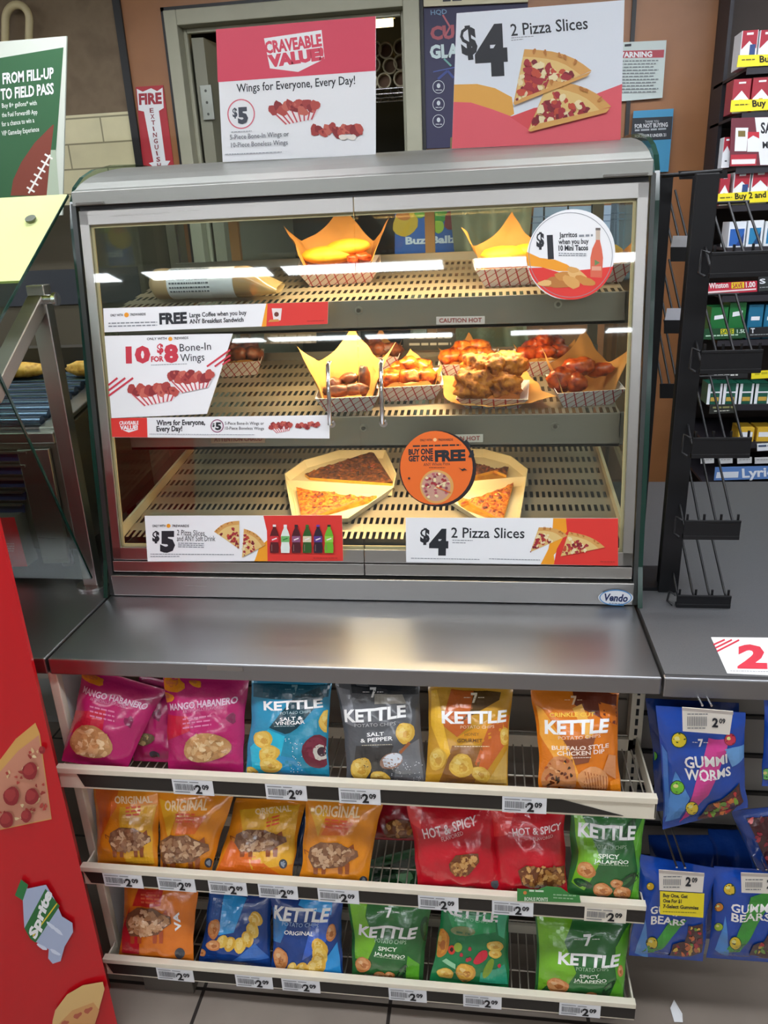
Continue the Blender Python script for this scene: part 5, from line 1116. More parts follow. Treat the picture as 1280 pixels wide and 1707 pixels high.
bag('candy_bag', 'blue candy bag hidden behind the front gummi worms bag', 'candy bag', None, [(1092, 1352), (1225, 1350), (1232, 1172), (1076, 1164)], .085, .1, BLUD, lambda P, PW: dot(P, (1087, 1260), 8, '#5fae3a'), .016, seal=False)
bag('candy_bag', 'blue gummi worms candy bag with a pink stripe, hanging under the counter edge', 'candy bag', None, [(1106, 1382), (1246, 1346), (1242, 1188), (1093, 1176)], .03, .012, BLU, d_worm, .024, seal=False, wlabel=GW)
z = Z(1040, 960, 2.285)
def d_bear(z, tx, ty, y2, x2, win, dots, stripe):
    def f(P, PW):
        P.poly(z.L(*stripe), plastic('#3f9a3a')); P.poly([z(*p) for p in ((tx - 60, ty + 150), (tx - 20, ty + 20), (tx - 10, ty + 170))], BLUL)
        P.text('GUMMI', z(tx, ty), z(x2, ty + 4), 14, PW_, .025); P.text('BEARS', z(tx + 2, y2), z(x2 - 2, y2 + 4), 14, PW_, .025)
        for (x, y, r_, c) in dots: dot(P, z(x, y), r_, c)
        heap(PW, [z(*p) for p in win], ['#b5303a', '#c96a3a', '#6f9a3a', '#d9b04a', '#8a2430'], 26, 4, (3, 6), '#4a2a2a')
    return f
for q, nm in (([(1092, 1560), (1190, 1565), (1196, 1392), (1080, 1392)], 'blue candy bag at the back of the left lower hook'), ([(1192, 1565), (1300, 1570), (1300, 1386), (1180, 1382)], 'blue candy bag at the back of the right lower hook')):
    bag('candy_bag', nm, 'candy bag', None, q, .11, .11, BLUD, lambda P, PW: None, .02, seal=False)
bag('candy_bag', 'blue gummi bears bag with the yellow tag hanging over it', 'candy bag', None, [(1046, 1592), (1172, 1602), (1194, 1448), (1068, 1424)], .03, .012, BLU,
    d_bear(z, 100, 1285, 1325, 232, [(165, 1440), (185, 1400), (230, 1390), (245, 1330), (300, 1320), (295, 1430), (230, 1445)], [(105, 1395, 9, '#e0c22f'), (100, 1180, 6, '#dcae2f')], (180, 1310, 240, 1310, 110, 1430, 60, 1430)), .024, seal=False, wlabel=GW)
bag('candy_bag', 'blue gummi bears bag cut by the right picture edge, white tag above', 'candy bag', None, [(1178, 1596), (1312, 1606), (1318, 1452), (1190, 1444)], .03, .012, BLU,
    d_bear(z, 405, 1272, 1310, 560, [(475, 1440), (490, 1400), (530, 1390), (555, 1340), (620, 1350), (620, 1450)], [(400, 1190, 9, '#d9b62f'), (360, 1258, 7, '#e08a2a'), (360, 1335, 7, '#a8c23a'), (422, 1395, 9, '#e0c22f')], (480, 1220, 560, 1200, 440, 1430, 380, 1430)), .024, seal=False, wlabel=GW)
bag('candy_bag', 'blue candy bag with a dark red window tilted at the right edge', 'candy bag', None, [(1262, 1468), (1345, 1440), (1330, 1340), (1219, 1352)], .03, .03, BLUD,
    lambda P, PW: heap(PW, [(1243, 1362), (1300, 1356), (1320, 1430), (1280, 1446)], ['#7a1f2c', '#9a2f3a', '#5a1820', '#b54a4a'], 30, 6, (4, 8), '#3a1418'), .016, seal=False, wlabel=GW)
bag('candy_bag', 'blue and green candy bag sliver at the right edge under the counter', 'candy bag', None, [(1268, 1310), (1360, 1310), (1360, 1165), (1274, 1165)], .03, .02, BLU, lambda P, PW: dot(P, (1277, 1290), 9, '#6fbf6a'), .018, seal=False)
def hook(tag_q, y, name_lab, tag_lab, yellow=None):
    q = [at(*p, y=y) for p in tag_q]; c = (q[2] + q[3]) / 2; s = MB()
    for dx in (-.008, .008): s.tube([(c.x + dx - .0, .19, c.z - .014), (c.x + dx, y + .006, c.z + .004)], .0022, CHROME, 8)
    s.box(c.x - .018, c.x + .018, .18, .1925, c.z - .03, c.z - .002, C('#55565a', .4, .7))
    h = s.build('display_hook', origin=c, label=name_lab, cat='hook')
    s = MB(); s.slab(q, (0, .0012, 0), C('#e3ddd2', .4)); P = plane_print(q[0], q[1], q[3]); x0, x1 = tag_q[3][0], tag_q[2][0]; yt, yb = tag_q[3][1], tag_q[0][1]; w_ = x1 - x0
    P.poly([(x0, yt), (x1, tag_q[2][1]), (x1, tag_q[2][1] + 5), (x0, yt + 5)], T('#b9b0a8')); P.dashes((x0 + w_ * .1, yt + 12), (x0 + w_ * .5, yt + 12), 1.6, T('#77797d'))
    for k in range(12): P.rect(x0 + w_ * (.1 + k * .033), yt + 15, x0 + w_ * (.115 + k * .033), yb - 9, T('#77797d'))
    P.dashes((x0 + w_ * .1, yb - 5), (x0 + w_ * .45, yb - 5), 1.6, T('#77797d')); P.text('2', (x0 + w_ * .58, yb - 8), (x0 + w_ * .7, yb - 7.5), 15, INK, .04); P.text('09', (x0 + w_ * .72, yb - 14), (x0 + w_ * .84, yb - 13.5), 8, INK, .03)
    P.emit(s); s.build('price_tag_holder', h, label=tag_lab)
    if yellow:
        q = [at(*p, y=y + .001) for p in yellow]; s = MB(); s.slab(q, (0, .001, 0), C('#ecd92a', .45)); P = plane_print(q[0], q[1], q[3])
        x0, y0 = yellow[3]; P.text('Buy One, Get', (x0 + 5, y0 + 9), (x0 + 46, y0 + 11), 6, INK, .03); P.text('One For $1', (x0 + 5, y0 + 18), (x0 + 36, y0 + 19), 6, INK, .03); P.text('7-Select Gummies', (x0 + 5, y0 + 27), (x0 + 64, y0 + 30), 6, INK, .03); P.dashes((x0 + 5, y0 + 34), (x0 + 60, y0 + 36), 1.3, T('#8a7f2a'))
        P.emit(s); s.build('offer_tag', h, label='yellow offer tag')
hook([(1138, 1219), (1216, 1225), (1222, 1186), (1137, 1179)], -.034, 'wire hook with a white tag carrying the gummi worms bags', 'white price tag')
hook([(1099, 1484), (1171, 1488), (1174, 1456), (1098, 1450)], -.034, 'wire hook with white and yellow tags carrying gummi bears bags', 'white price tag', [(1100, 1524), (1172, 1530), (1174, 1490), (1100, 1486)])
hook([(1236, 1488), (1308, 1491), (1308, 1458), (1235, 1455)], -.034, 'wire hook with a white tag at the right edge of the photo', 'white price tag')
t = MB(); c = at(1128, 1690, z=0.002); t.add([c + V(p) for p in ((-.01, -.02, 0), (.008, -.022, .004), (.012, .0, .002), (.0, .03, .006), (-.012, .012, .001))], [[0, 1, 2, 3, 4]], WHITE); t.build('paper_scrap', origin=c, label='small torn white paper scrap on the floor at the lower right', cat='litter')

# ================================================================== empty black wire rack on the right counter
rk = empty('wire_display_rack', (1.32, .36, .914), 'empty black wire display rack with sloping pockets on the grey counter', 'display rack')
s = MB(); s.box(1.281, 1.324, .352, .366, .914, 1.782, BLACKM); s.box(1.286, 1.319, .366, .4, .915, 1.78, BLACKM); s.build('post', rk, bevel=.002)
s = MB(); s.box(1.238, 1.266, .47, .484, .914, 1.79, BLACKM); s.build('post', rk, bevel=.002)
s = MB(); s.box(1.238, 1.324, .36, .48, .914, .922, BLACKM); s.build('base_plate', rk)
s = MB(); s.tube([(1.24, .45, 1.785), (1.33, .36, 1.785)], .004, BLACKM, 8); s.build('top_bar', rk)
LIPS = [(.944, .904), (1.117, 1.077), (1.294, 1.254), (1.466, 1.424), (1.645, 1.602)]
def pocket(x0, x1, y, zt, zb, yb_, dz, card=False):
    s = MB(); s.box(x0, x1, y, y + .004, zb, zt, BLACKM); s.box(x0, x1, y - .001, y + .012, zb - .003, zb + .006, BLACKM); s.box(x0, x1, y - .001, y + .003, zt - .006, zt, BLACKM)
    o = s.build('pocket_lip', rk, bevel=.001)
    for k in range(4):
        f = k / 3; x = x0 + .006 + (x1 - x0 - .012) * f; t_ = MB(); t_.tube([(x, yb_, zt + dz), (x, y + .03, zb + .02), (x, y + .004, zb + .012), (x, y + .005, zt + .012)], .0026, BLACKM, 7); t_.build('pocket_wire', o)
    t_ = MB(); t_.tube([(x0, yb_, zt + dz), (x1, yb_, zt + dz)], .003, BLACKM, 7); t_.build('back_wire', o)
    t_ = MB(); t_.tube([(x0 - .002, y + .004, zt - .002), (x0 - .014, y + .012, zt + .004), (x0 - .016, y + .014, zb + .006), (x0 - .006, y + .006, zb)], .0028, BLACKM, 7); t_.build('clip', o)
for zt, zb in LIPS: pocket(1.304, 1.416, .28, zt, max(zb, .9175), .47, .085)
s = MB(); q = [at(*p, y=.42) for p in ((1133, 299), (1213, 297), (1212, 283), (1131, 285))]; s.slab(q, (0, .004, 0), BLACKM); s.build('pocket_lip', rk)
for (x0, x1, yt, yb_, cd_) in ((1118, 1158, 412, 436, (1122, 1154, 393)), (1107, 1146, 534, 556, (1112, 1142, 514)), (1100, 1136, 640, 664, None)):
    q = [at(*p, y=.56) for p in ((x0, yb_), (x1, yb_), (x1, yt), (x0, yt))]; s = MB(); s.slab(q, (0, .004, 0), BLACKM); o = s.build('pocket_lip', rk)
    for f in (.15, .5, .85):
        b = q[3].lerp(q[2], f); t_ = MB(); t_.tube([b + V((0, .2, .12)), b + V((0, .002, -.01))], .0026, BLACKM, 7); t_.build('pocket_wire', o)
    if cd_:
        q = [at(*p, y=.565) for p in ((cd_[0] - 4, yt), (cd_[1], yt), (cd_[1], cd_[2]), (cd_[0], cd_[2]))]; s = MB(); s.slab(q, (0, .002, 0), C('#cfd2dc', .5)); s.build('white_card', o, label='blank white card standing in the pocket')

# ================================================================== cigarette shelves behind the counter
YT = 1.5
tb = empty('cigarette_cabinet', (2.1, YT + .1, 0), 'tall black cigarette cabinet with stepped shelves behind the right counter', 'cabinet')
xl = at(1180, 300, y=YT).x
CAB = C('#26242b', .5); CABB = C('#3d312b', .6)
s = MB(); s.box(1.672, 3.2, YT + .38, YT + .398, .0, 2.745, CABB); s.build('back_panel', tb)
s = MB(); s.box(1.672, 1.684, YT + .25, YT + .38, .0, 2.745, CAB); s.build('side_panel', tb)
def ax(px, py): return at(px, py, y=YT)
SHZ = [(1240, 113), (1240, 188), (1240, 278), (1240, 341), (1240, 412), (1240, 492), (1240, 566), (1240, 674), (1240, 737), (1240, 801)]
for px, py in SHZ:
    zc = ax(px, py).z; s = MB(); s.box(1.672, 3.2, YT - .005, YT + .36, zc - .009, zc, CAB); s.box(1.672, 3.2, YT - .007, YT - .004, zc - .02, zc, CAB); s.build('shelf_board', tb)
def pack(q, look, label, group=None, d=.085, cat='cigarette pack', nm='cigarette_pack'):
    """q: px box x0,y0,x1,y1"""
    x0, y0, x1, y1 = q; pts = [ax(x0, y1), ax(x1, y1), ax(x1, y0), ax(x0, y0)]
    zf = min((ax(px, py).z for px, py in SHZ), key=lambda zz: abs(zz - pts[0].z))
    for p in pts[:2]: p.z = zf + .0005
    xa, xb = pts[0].x, pts[1].x; s = MB(); s.box(xa, xb, YT + .006, YT + d, zf + .0005, pts[2].z, look[0])
    P = plane_print((xa, YT + .006, zf), (xb, YT + .006, zf), (xa, YT + .006, pts[2].z)); W_, H_ = xb - xa, pts[2].z - zf
    def q_(l, mt): P.poly_l([(u * W_, v * H_) for u, v in l], mt)
    for l, mt in look[1]: q_(l, mt)
    P.emit(s, .0006, .0002); s.build(nm, origin=((xa + xb) / 2, YT + .04, zf), label=label, cat=cat, group=group)
WH = T('#e9edf2'); RDP = T('#a8283a'); NVP = T('#2c4a80'); GRP = T('#1f6a3a'); TEALP = T('#1f6f8f'); GLD = T('#c9a64a')
RWL = (C('#e6e9ee', .35), [([(.04, .5), (.5, .72), (.96, .5), (.96, 1), (.04, 1)], RDP), ([(.3, .88), (.7, .88), (.7, .94), (.3, .94)], WH), ([(.35, .2), (.65, .2), (.65, .25), (.35, .25)], T('#55585e'))])
RWB = (RWL[0], RWL[1] + [([(.55, .3), (.9, .3), (.9, .62), (.55, .62)], NVP)])
RED1 = (C('#a32a3a', .35), [([(.06, .0), (.94, .0), (.94, .4), (.5, .66), (.06, .4)], WH), ([(.3, .86), (.7, .86), (.7, .91), (.3, .91)], WH), ([(.4, .3), (.6, .3), (.6, .4), (.4, .4)], GLD)])
BLU1 = (C('#dfe6ee', .35), [([(.08, .06), (.92, .06), (.92, .72), (.08, .72)], T('#2c62b0')), ([(.45, .06), (.92, .06), (.92, .55)], T('#1f3f80'))])
BLU2 = (C('#e3e9ee', .35), [([(.14, .1), (.86, .1), (.86, .72), (.14, .72)], T('#2a7fae')), ([(.4, .1), (.86, .1), (.86, .6)], T('#1f4470'))])
GRN = (C('#1f6f38', .35), [([(.2, .62), (.8, .66), (.8, .78), (.2, .74)], WH), ([(.2, .05), (.8, .05), (.8, .22), (.2, .22)], T('#6a5f3a'))])
BLG = (C('#1f6d90', .35), [([(.2, .55), (.8, .55), (.8, .66), (.2, .66)], WH), ([(.2, .05), (.8, .05), (.8, .2), (.2, .2)], T('#2f3f5a'))])
GWH = (C('#1e5a48', .35), [([(0, 0), (.2, 0), (.2, 1), (0, 1)], WH), ([(.85, 0), (1, 0), (1, 1), (.85, 1)], WH), ([(.25, .15), (.8, .15), (.8, .35), (.25, .35)], GLD), ([(.2, .55), (.85, .55), (.85, .62), (.2, .62)], WH)])
YEL = (C('#d9b03a', .35), [([(.1, .35), (.9, .35), (.9, .7), (.1, .7)], WH)])
pack((1234, 49, 1261, 93), RWB, 'white and red cigarette pack with a blue patch, top row'); pack((1264, 48, 1292, 93), RWL, 'white and red cigarette pack beside the blue-patched one, top row')
pack((1221, 130, 1250, 166), RED1, 'red and white cigarette pack at the left of the second row'); pack((1253, 127, 1284, 166), RED1, 'red and white cigarette pack, second from the left of the second row')
pack((1200, 290, 1216, 318), RED1, 'narrow red and white pack half behind the black rack post'); pack((1222, 286, 1249, 322), RWB, 'white and red pack above the buy two and save strip, blue patch'); pack((1252, 284, 1280, 322), RWL, 'white and red pack above the buy two and save strip, right one')
pack((1213, 369, 1241, 411), BLU1, 'blue and white cigarette pack, leftmost of the blue row'); pack((1244, 367, 1270, 409), BLU2, 'white cigarette pack with a teal panel, middle of the blue row'); pack((1273, 368, 1300, 409), BLU2, 'teal panelled pack at the right picture edge, blue row')
pack((1184, 512, 1212, 546), GRN, 'darker green cigarette pack left of the brighter green one'); pack((1214, 504, 1241, 546), GRN, 'bright green cigarette pack between green and blue packs'); pack((1246, 508, 1270, 546), BLG, 'blue cigarette pack right of the green pair'); pack((1273, 508, 1296, 546), BLG, 'blue cigarette pack at the right edge beside another blue one')
for k, (x0, x1) in enumerate(((1178, 1202), (1204, 1228), (1231, 1254), (1257, 1282))): pack((x0, 640, x1, 674), GWH, 'green and white cigarette pack, %s of the four in the lower row' % ('leftmost', 'second', 'third', 'rightmost')[k])
for k, (x0, x1) in enumerate(((1230, 1256), (1261, 1288))): pack((x0, 714, x1, 737), YEL, 'yellow cigarette pack low behind the rack, %s of two' % ('left', 'right')[k])
pack((1205, 228, 1218, 258), RWL, 'small white carton end beside the dark red price board', None, .05)
def strip(q, base, items, label, nm='price_strip', y=YT - .012, cat='price strip'):
    pts = [at(*p, y=y) for p in q]; s = MB(); s.slab(pts, (0, .003, 0), C(base, .45)); P = plane_print(pts[0], pts[1], pts[3])
    for it in items:
        if it[0] == 't': P.text(it[1], it[2], it[3], it[4], T(it[5]), .03)
        elif it[0] == 'd': P.dashes(it[1], it[2], it[3], T(it[4]))
        else: P.poly(it[1], T(it[2]))
    P.emit(s, .0006, .0002); s.build(nm, origin=pts[0], label=label, cat=cat)
YC = '#f0e02a'
strip([(1228, 112), (1300, 108), (1300, 90), (1231, 92)], YC, [('d', (1236, 101), (1258, 100), 2, '#6a6020'), ('t', 'Buy', (1266, 104), (1290, 103), 11, '#1d1e10')], 'yellow buy strip in front of the top row')
strip([(1217, 187), (1300, 182), (1300, 164), (1219, 167)], YC, [('d', (1225, 176), (1248, 175), 2, '#6a6020'), ('t', 'Buy 2', (1254, 178), (1288, 176), 11, '#1d1e10')], 'yellow buy two strip in front of the second row')
strip([(1196, 341), (1320, 334), (1320, 315), (1197, 323)], YC, [('d', (1200, 331), (1220, 330), 2, '#6a6020'), ('t', 'Buy 2 and Save', (1225, 332), (1305, 327), 10, '#1d1e10')], 'yellow buy two and save strip behind the wire rack')
strip([(1216, 278), (1300, 275), (1300, 194), (1219, 197)], '#6d2b38', [('p', [(1267, 275), (1300, 275), (1300, 195), (1258, 196)], '#e4e6e8'), ('t', 'SAVE', (1268, 222), (1305, 221), 18, '#26292f'), ('t', 'MORE', (1271, 247), (1305, 246), 11, '#26292f'), ('p', [(1224, 252), (1244, 252), (1247, 213), (1226, 213)], '#e6e8ea'), ('p', [(1230, 228), (1242, 228), (1242, 218), (1230, 218)], '#7a6a3a'), ('p', [(1245, 253), (1266, 253), (1265, 222), (1246, 222)], '#e6e8ea'), ('p', [(1246, 232), (1255, 226), (1265, 231), (1265, 220), (1246, 220)], '#c0323f'), ('p', [(1217, 277), (1260, 276), (1261, 257), (1218, 258)], '#b5303f'), ('p', [(1219, 274), (1258, 273), (1259, 265), (1219, 266)], '#e9e4e4')], 'dark red and white save board with two drawn packs', 'price_board', cat='price board')
strip([(1174, 492), (1262, 486), (1262, 468), (1176, 473)], '#c02a40', [('t', 'Winston', (1182, 481), (1214, 479), 9, '#f0e6e6'), ('p', [(1219, 481), (1240, 480), (1240, 470), (1219, 471)], '#e8d92a'), ('t', 'SAVE', (1221, 480), (1238, 479), 8, '#b5303f'), ('t', '1.00', (1243, 479), (1259, 478), 9, '#f3eaea'), ('p', [(1178, 489), (1260, 483), (1260, 480.5), (1178, 486)], '#ecdadc')], 'red price strip with white lettering and a yellow save box')
strip([(1264, 486), (1320, 482), (1320, 456), (1264, 462)], '#2b2f30', [('t', 'S 1', (1266, 473), (1290, 471), 8, '#e9edf2'), ('d', (1266, 480), (1300, 478), 1.4, '#9aa0a0')], 'black price strip beside the red one at the right edge')
strip([(1172, 566), (1246, 563), (1246, 546), (1174, 548)], '#174a2a', [('p', [(1201, 557), (1223, 556.5), (1223, 548), (1201, 548.5)], '#e6da2f'), ('t', 'SAVE', (1202, 556), (1222, 555.5), 7, '#2f6a2f'), ('t', '1.50', (1228, 555), (1243, 554.5), 6, '#c9dcd0'), ('d', (1176, 561), (1230, 559), 2, '#bfe0c9')], 'dark green price strip with a yellow save box')
strip([(1248, 563), (1320, 560), (1320, 543), (1248, 546)], '#1c1e22', [('t', 'T', (1251, 555), (1258, 555), 8, '#d9dde2'), ('d', (1250, 559), (1300, 557), 1.3, '#9aa0a0')], 'black price strip beside the dark green one')
strip([(1180, 632), (1246, 630), (1246, 617), (1181, 619)], '#1f2022', [('d', (1188, 621), (1215, 620), 3, '#c9b04a'), ('d', (1190, 627), (1230, 626), 2.4, '#d9dcd8')], 'black and gold price strip under the green strip')
strip([(1252, 632), (1320, 628), (1320, 615), (1253, 619)], YC, [('d', (1258, 625), (1300, 622), 4, '#c2b522')], 'plain yellow strip above the green and white packs')
strip([(1182, 690), (1228, 688), (1228, 674), (1183, 676)], '#2a2c28', [('d', (1188, 681), (1222, 680), 3, '#8a8a5a'), ('d', (1190, 686), (1216, 685), 1.5, '#c9ccc0')], 'dark strip with olive lettering under the green and white packs')
for k, (x0, x1) in enumerate(((1168, 1190), (1198, 1221), (1229, 1253), (1258, 1290))): strip([(x0, 773), (x1, 772), (x1, 762), (x0, 763)], '#c9cbcc', [('d', (x0 + 3, 767), (x1 - 3, 766.5), 1.3, '#8a8c8e')], 'small white shelf tag above the blue strip, %s of four' % ('first', 'second', 'third', 'fourth')[k])
strip([(1190, 801), (1320, 797), (1320, 776), (1192, 779)], '#5f86c4', [('p', [(1193, 797), (1230, 796), (1231, 786), (1195, 787)], '#dfe6f0'), ('t', 'Lyric', (1237, 796), (1290, 793), 15, '#e9eef6')], 'blue strip with white script lettering just above the grey counter')
strip([(1262, 752), (1300, 750), (1300, 738), (1262, 740)], '#e6ebf0', [('d', (1264, 745), (1290, 744), 3, '#3a4a6a')], 'white and navy strip below the yellow packs')

# ================================================================== left side: roller grill, sneeze guard, banner, red display
rg = empty('roller_grill', (-.6, .65, .914), 'stainless roller grill with sloping rollers left of the food case', 'roller grill')
s = MB(); s.hexa([(-1.1, .42, .975), (-.135, .42, .975), (-.135, .9, .975), (-1.1, .9, .975)], [(-1.1, .42, 1.275), (-.135, .42, 1.275), (-.135, .9, 1.37), (-1.1, .9, 1.37)], STEEL_DULL)
b = s.build('housing', rg, bevel=.004)
s = MB(); s.box(-1.1, -.13, .395, .425, 1.262, 1.29, STEEL); s.slab([(-.18, .42, 1.285), (-.13, .42, 1.285), (-.13, .9, 1.375), (-.18, .9, 1.375)], (0, 0, .012), STEEL); s.build('top_rim', rg, bevel=.003)
s = MB(); q = [at(*p, y=.405) for p in ((72, 940), (116, 938), (80, 748), (27, 750))]; s.slab(q, (0, .012, 0), STEEL); s.build('control_plate', rg, bevel=.002)
for k in range(6):
    z0 = 1.235 - k * .034; s = MB(); s.slab([(-1.1, .41, z0 - .02), (-.215 - k * .011, .41, z0 - .02), (-.212 - k * .011, .41, z0), (-1.1, .41, z0)], (0, .006, 0), C('#23264a', .35)); s.box(-1.1, -.215 - k * .011, .402, .412, z0, z0 + .005, STEEL); s.build('vent_slat', rg)
ROLL = C('#6e7f99', .25, .9)
for k in range(9):
    y = .45 + k * .036; zc = 1.292 + (y - .42) * .198; s = MB(); s.tube([(-1.1, y, zc + .008), (-.185, y, zc + .008)], .0115, ROLL, 14); s.build('roller', rg)
for x in (-1.0, -.2):
    for y in (.46, .85): s = MB(); s.tube([(x, y, .915), (x, y, .976)], .016, BLACK, 14); s.build('foot', rg)
s = MB(); q = [at(*p, y=.375) for p in ((-60, 946), (46, 944), (24, 862), (-60, 866))]; s.slab(q, (0, .05, 0), C('#5a524c', .5)); dr = s.build('drawer', rg)
s = MB(); q2 = [p + V((0, -.0008, 0)) for p in q]; s.slab(q2, (0, .0006, 0), C('#d8262c', .4)); P = plane_print(q2[0], q2[1], q2[3]); P.ring((-2, 912), 6, 7, 2.4, WHITE); P.text('0', (-6, 920), (3, 920), 14, WHITE, .05)
for k in range(4): P.dashes((10, 907 + k * 4), (24, 907 + k * 4), 1.3, T('#f0a0a0'))
P.emit(s); s.build('label_panel', dr, label='red label on the drawer front')
s = MB(); s.slab([(-1.1, .78, 1.36), (-.135, .78, 1.36), (-.135, .80, 1.365), (-1.1, .80, 1.365)], (0, 0, .075), C('#4a4640', .5, .5)); s.build('rear_guard', rg)
GOLD = blotch('golden_pastry', ['#a8731f', '#d6a23a', '#e6bd5a', '#b9832a'], 45, .6, .6)
for (p, sz, lb) in (((35, 628), (.1, .03, .022), 'golden crusted snack lying across the rollers at the left edge'), ((150, 645), (.055, .03, .022), 'golden crusted snack behind the sloping steel post')):
    c = at(*p, y=.7); zc = 1.292 + (.7 - .42) * .198 + .02 + sz[2]; Q = Matrix.Translation((c.x - (.02 if p[0] < 100 else 0), .7, zc)); lump('grill_snack', Q, sz, p[0], GOLD, lb, 'food', None, .2)
SGX = -.05
sg = empty('sneeze_guard', (SGX - .3, .33, .914), 'sneeze guard with a ceiling reflection painted pale green on its upper pane and a slanted steel post', 'sneeze guard')
PALE_SHEEN = glass('ceiling_sheen_pane', '#e6edb8', .35, .72, '#dfe6a6')  # reflected ceiling put into the pane as a pale yellow-green body colour
yA, zA, yB_, zB = .515, 1.81, .105, 1.535; d = V((0, yB_ - yA, zB - zA)); nn = V((0, d.z, -d.y)).normalized()
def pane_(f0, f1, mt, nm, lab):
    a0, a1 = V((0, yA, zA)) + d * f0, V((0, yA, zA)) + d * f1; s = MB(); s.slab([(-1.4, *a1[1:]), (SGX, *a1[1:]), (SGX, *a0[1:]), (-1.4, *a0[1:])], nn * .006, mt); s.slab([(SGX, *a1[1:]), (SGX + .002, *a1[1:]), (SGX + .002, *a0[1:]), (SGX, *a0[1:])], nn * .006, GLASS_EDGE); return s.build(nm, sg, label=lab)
up_ = pane_(0, .62, PALE_SHEEN, 'upper_pane', 'upper pane with the ceiling reflection painted on as pale yellow-green'); pane_(.62, 1, GLASS_END, 'lower_pane', 'clear lower part of the slanted pane')
s = MB(); c = V((at(72, 372, x=-.1).x, 0, 0)); f = .2; c = V((-.1, yA, zA)) + d * f + nn * -.004; s.disc(c, -nn, .012, .006, C('#5f6458', .35, .8), 20); s.disc(c + nn * .014, nn, .012, .004, C('#5f6458', .35, .8), 20); s.build('pane_bolt', sg)
s = MB(); s.slab([(-1.4, .1, 1.53), (SGX, .1, 1.53), (SGX, .3, .95), (-1.4, .3, .95)], (0, .005, .0015), GLASS_END); s.slab([(SGX, .1, 1.53), (SGX + .003, .1, 1.53), (SGX + .003, .3, .95), (SGX, .3, .95)], (0, .006, .0015), GLASS_EDGE); s.build('front_pane', sg, label='clear front pane slanting back to the worktop')
s = MB(); s.slab([(-.086, .325, .914), (-.05, .325, .914), (-.045, .33, 1.63), (-.085, .33, 1.63)], (0, .03, 0), STEEL_Z); s.build('post', sg, bevel=.002)
s = MB(); s.disc((-.068, .34, .9145), (0, 0, 1), .04, .006, STEEL, 32); s.build('flange', sg)
s = MB(); s.slab([(-.085, .36, 1.63), (-.05, .36, 1.63), (-.05, .1, 1.452), (-.085, .1, 1.452)], (0, .012, -.03), STEEL_DULL); s.build('arm', sg, bevel=.002)
s = MB(); s.tube([(-.055, .335, 1.6), (-.028, .335, 1.6)], .011, CHROME, 14); s.disc((-.028, .335, 1.6), (1, 0, 0), .014, .008, CHROME, 20); s.build('standoff', sg)
s = MB(); s.tube([(-.16, .152, 1.4), (-.145, .148, 1.4)], .018, BLACK, 14); s.build('edge_clip', sg)
# football banner
YN = 1.12; P0 = V((0, YN, 0)); NN = V((0, -1, 0))
q = [at(*p, y=YN) for p in ((-330, 345), (100, 326), (111, 60), (-330, 118))]; xr, xr2 = q[1].x, q[2].x; zt = q[2].z
s = MB(); s.slab([(-1.1, YN, 1.79), (xr - .004, YN, 1.79), (xr2, YN, zt), (-1.1, YN, zt)], (0, .006, 0), C('#c3c9bd', .5))
P = plane_print((-1.1, YN, .3), (0, YN, .3), (-1.1, YN, 2))
P.poly([at_ for at_ in ((-200, 340), (88, 326), (106, 79), (-200, 130))], T('#2f5d3a'))
P.poly([(18, 326), (22, 300), (36, 270), (58, 238), (88, 208), (90, 208), (85, 250), (80, 300), (78, 326)], T('#7a3a2c')); P.poly([(78, 326), (85, 250), (93, 250), (99, 326)], T('#a9b7a0'))
P.line([(48, 322), (84, 258)], 3, T('#e9e6df'))
for k in range(6): x, y = 51 + k * 6, 316 - k * 11; P.line([(x - 6, y - 4), (x + 7, y + 4)], 3, T('#e9e6df'))
P.text('FROM FILL-UP', (5, 140), (91, 130), 18, WHITE, .03, .15); P.text('TO FIELD PASS', (3, 166), (91, 156), 18, WHITE, .03, .15)
for k, t_ in enumerate(('Buy 8+ gallons* with', 'the Fuel Forward® App', 'for a chance to win a', 'VIP Gameday Experience')): P.text(t_, ((4, 180 + k * 15.5)), ((62, 63, 58, 66)[k], (175, 190, 204, 219)[k]), 8, T('#e3ebe2'), .01)
P.emit(s, .0006, .0001); bn = s.build('banner_stand', origin=(-.7, YN, 0), label='green football banner with slanted white lettering behind the roller grill', cat='banner')
s = MB(); s.box(-1.1, -.4, YN - .12, YN + .12, 0, .03, C('#b8bab8', .4, .8)); s.box(-.76, -.73, YN + .01, YN + .03, 0.03, zt, C('#b8bab8', .4, .8)); s.build('foot', bn)
s = MB(); pts = []
for k in range(15):
    t_ = math.pi * k / 14; pts.append((29 - 20 * math.cos(t_), 34 - 26 * math.sin(t_)))
w3 = [at(8, 150, y=1.86)] + [at(*p, y=1.86) for p in pts] + [at(46, 150, y=1.86)]
w3 = [w3[0] + V((0, .039, 0))] + w3 + [w3[-1] + V((0, .039, 0))]
s.tube(w3, .014, C('#cdbf93', .45), 12); s.build('arched_handle', origin=w3[0], label='cream arched tube handle on the brown wall above the banner', cat='handle')
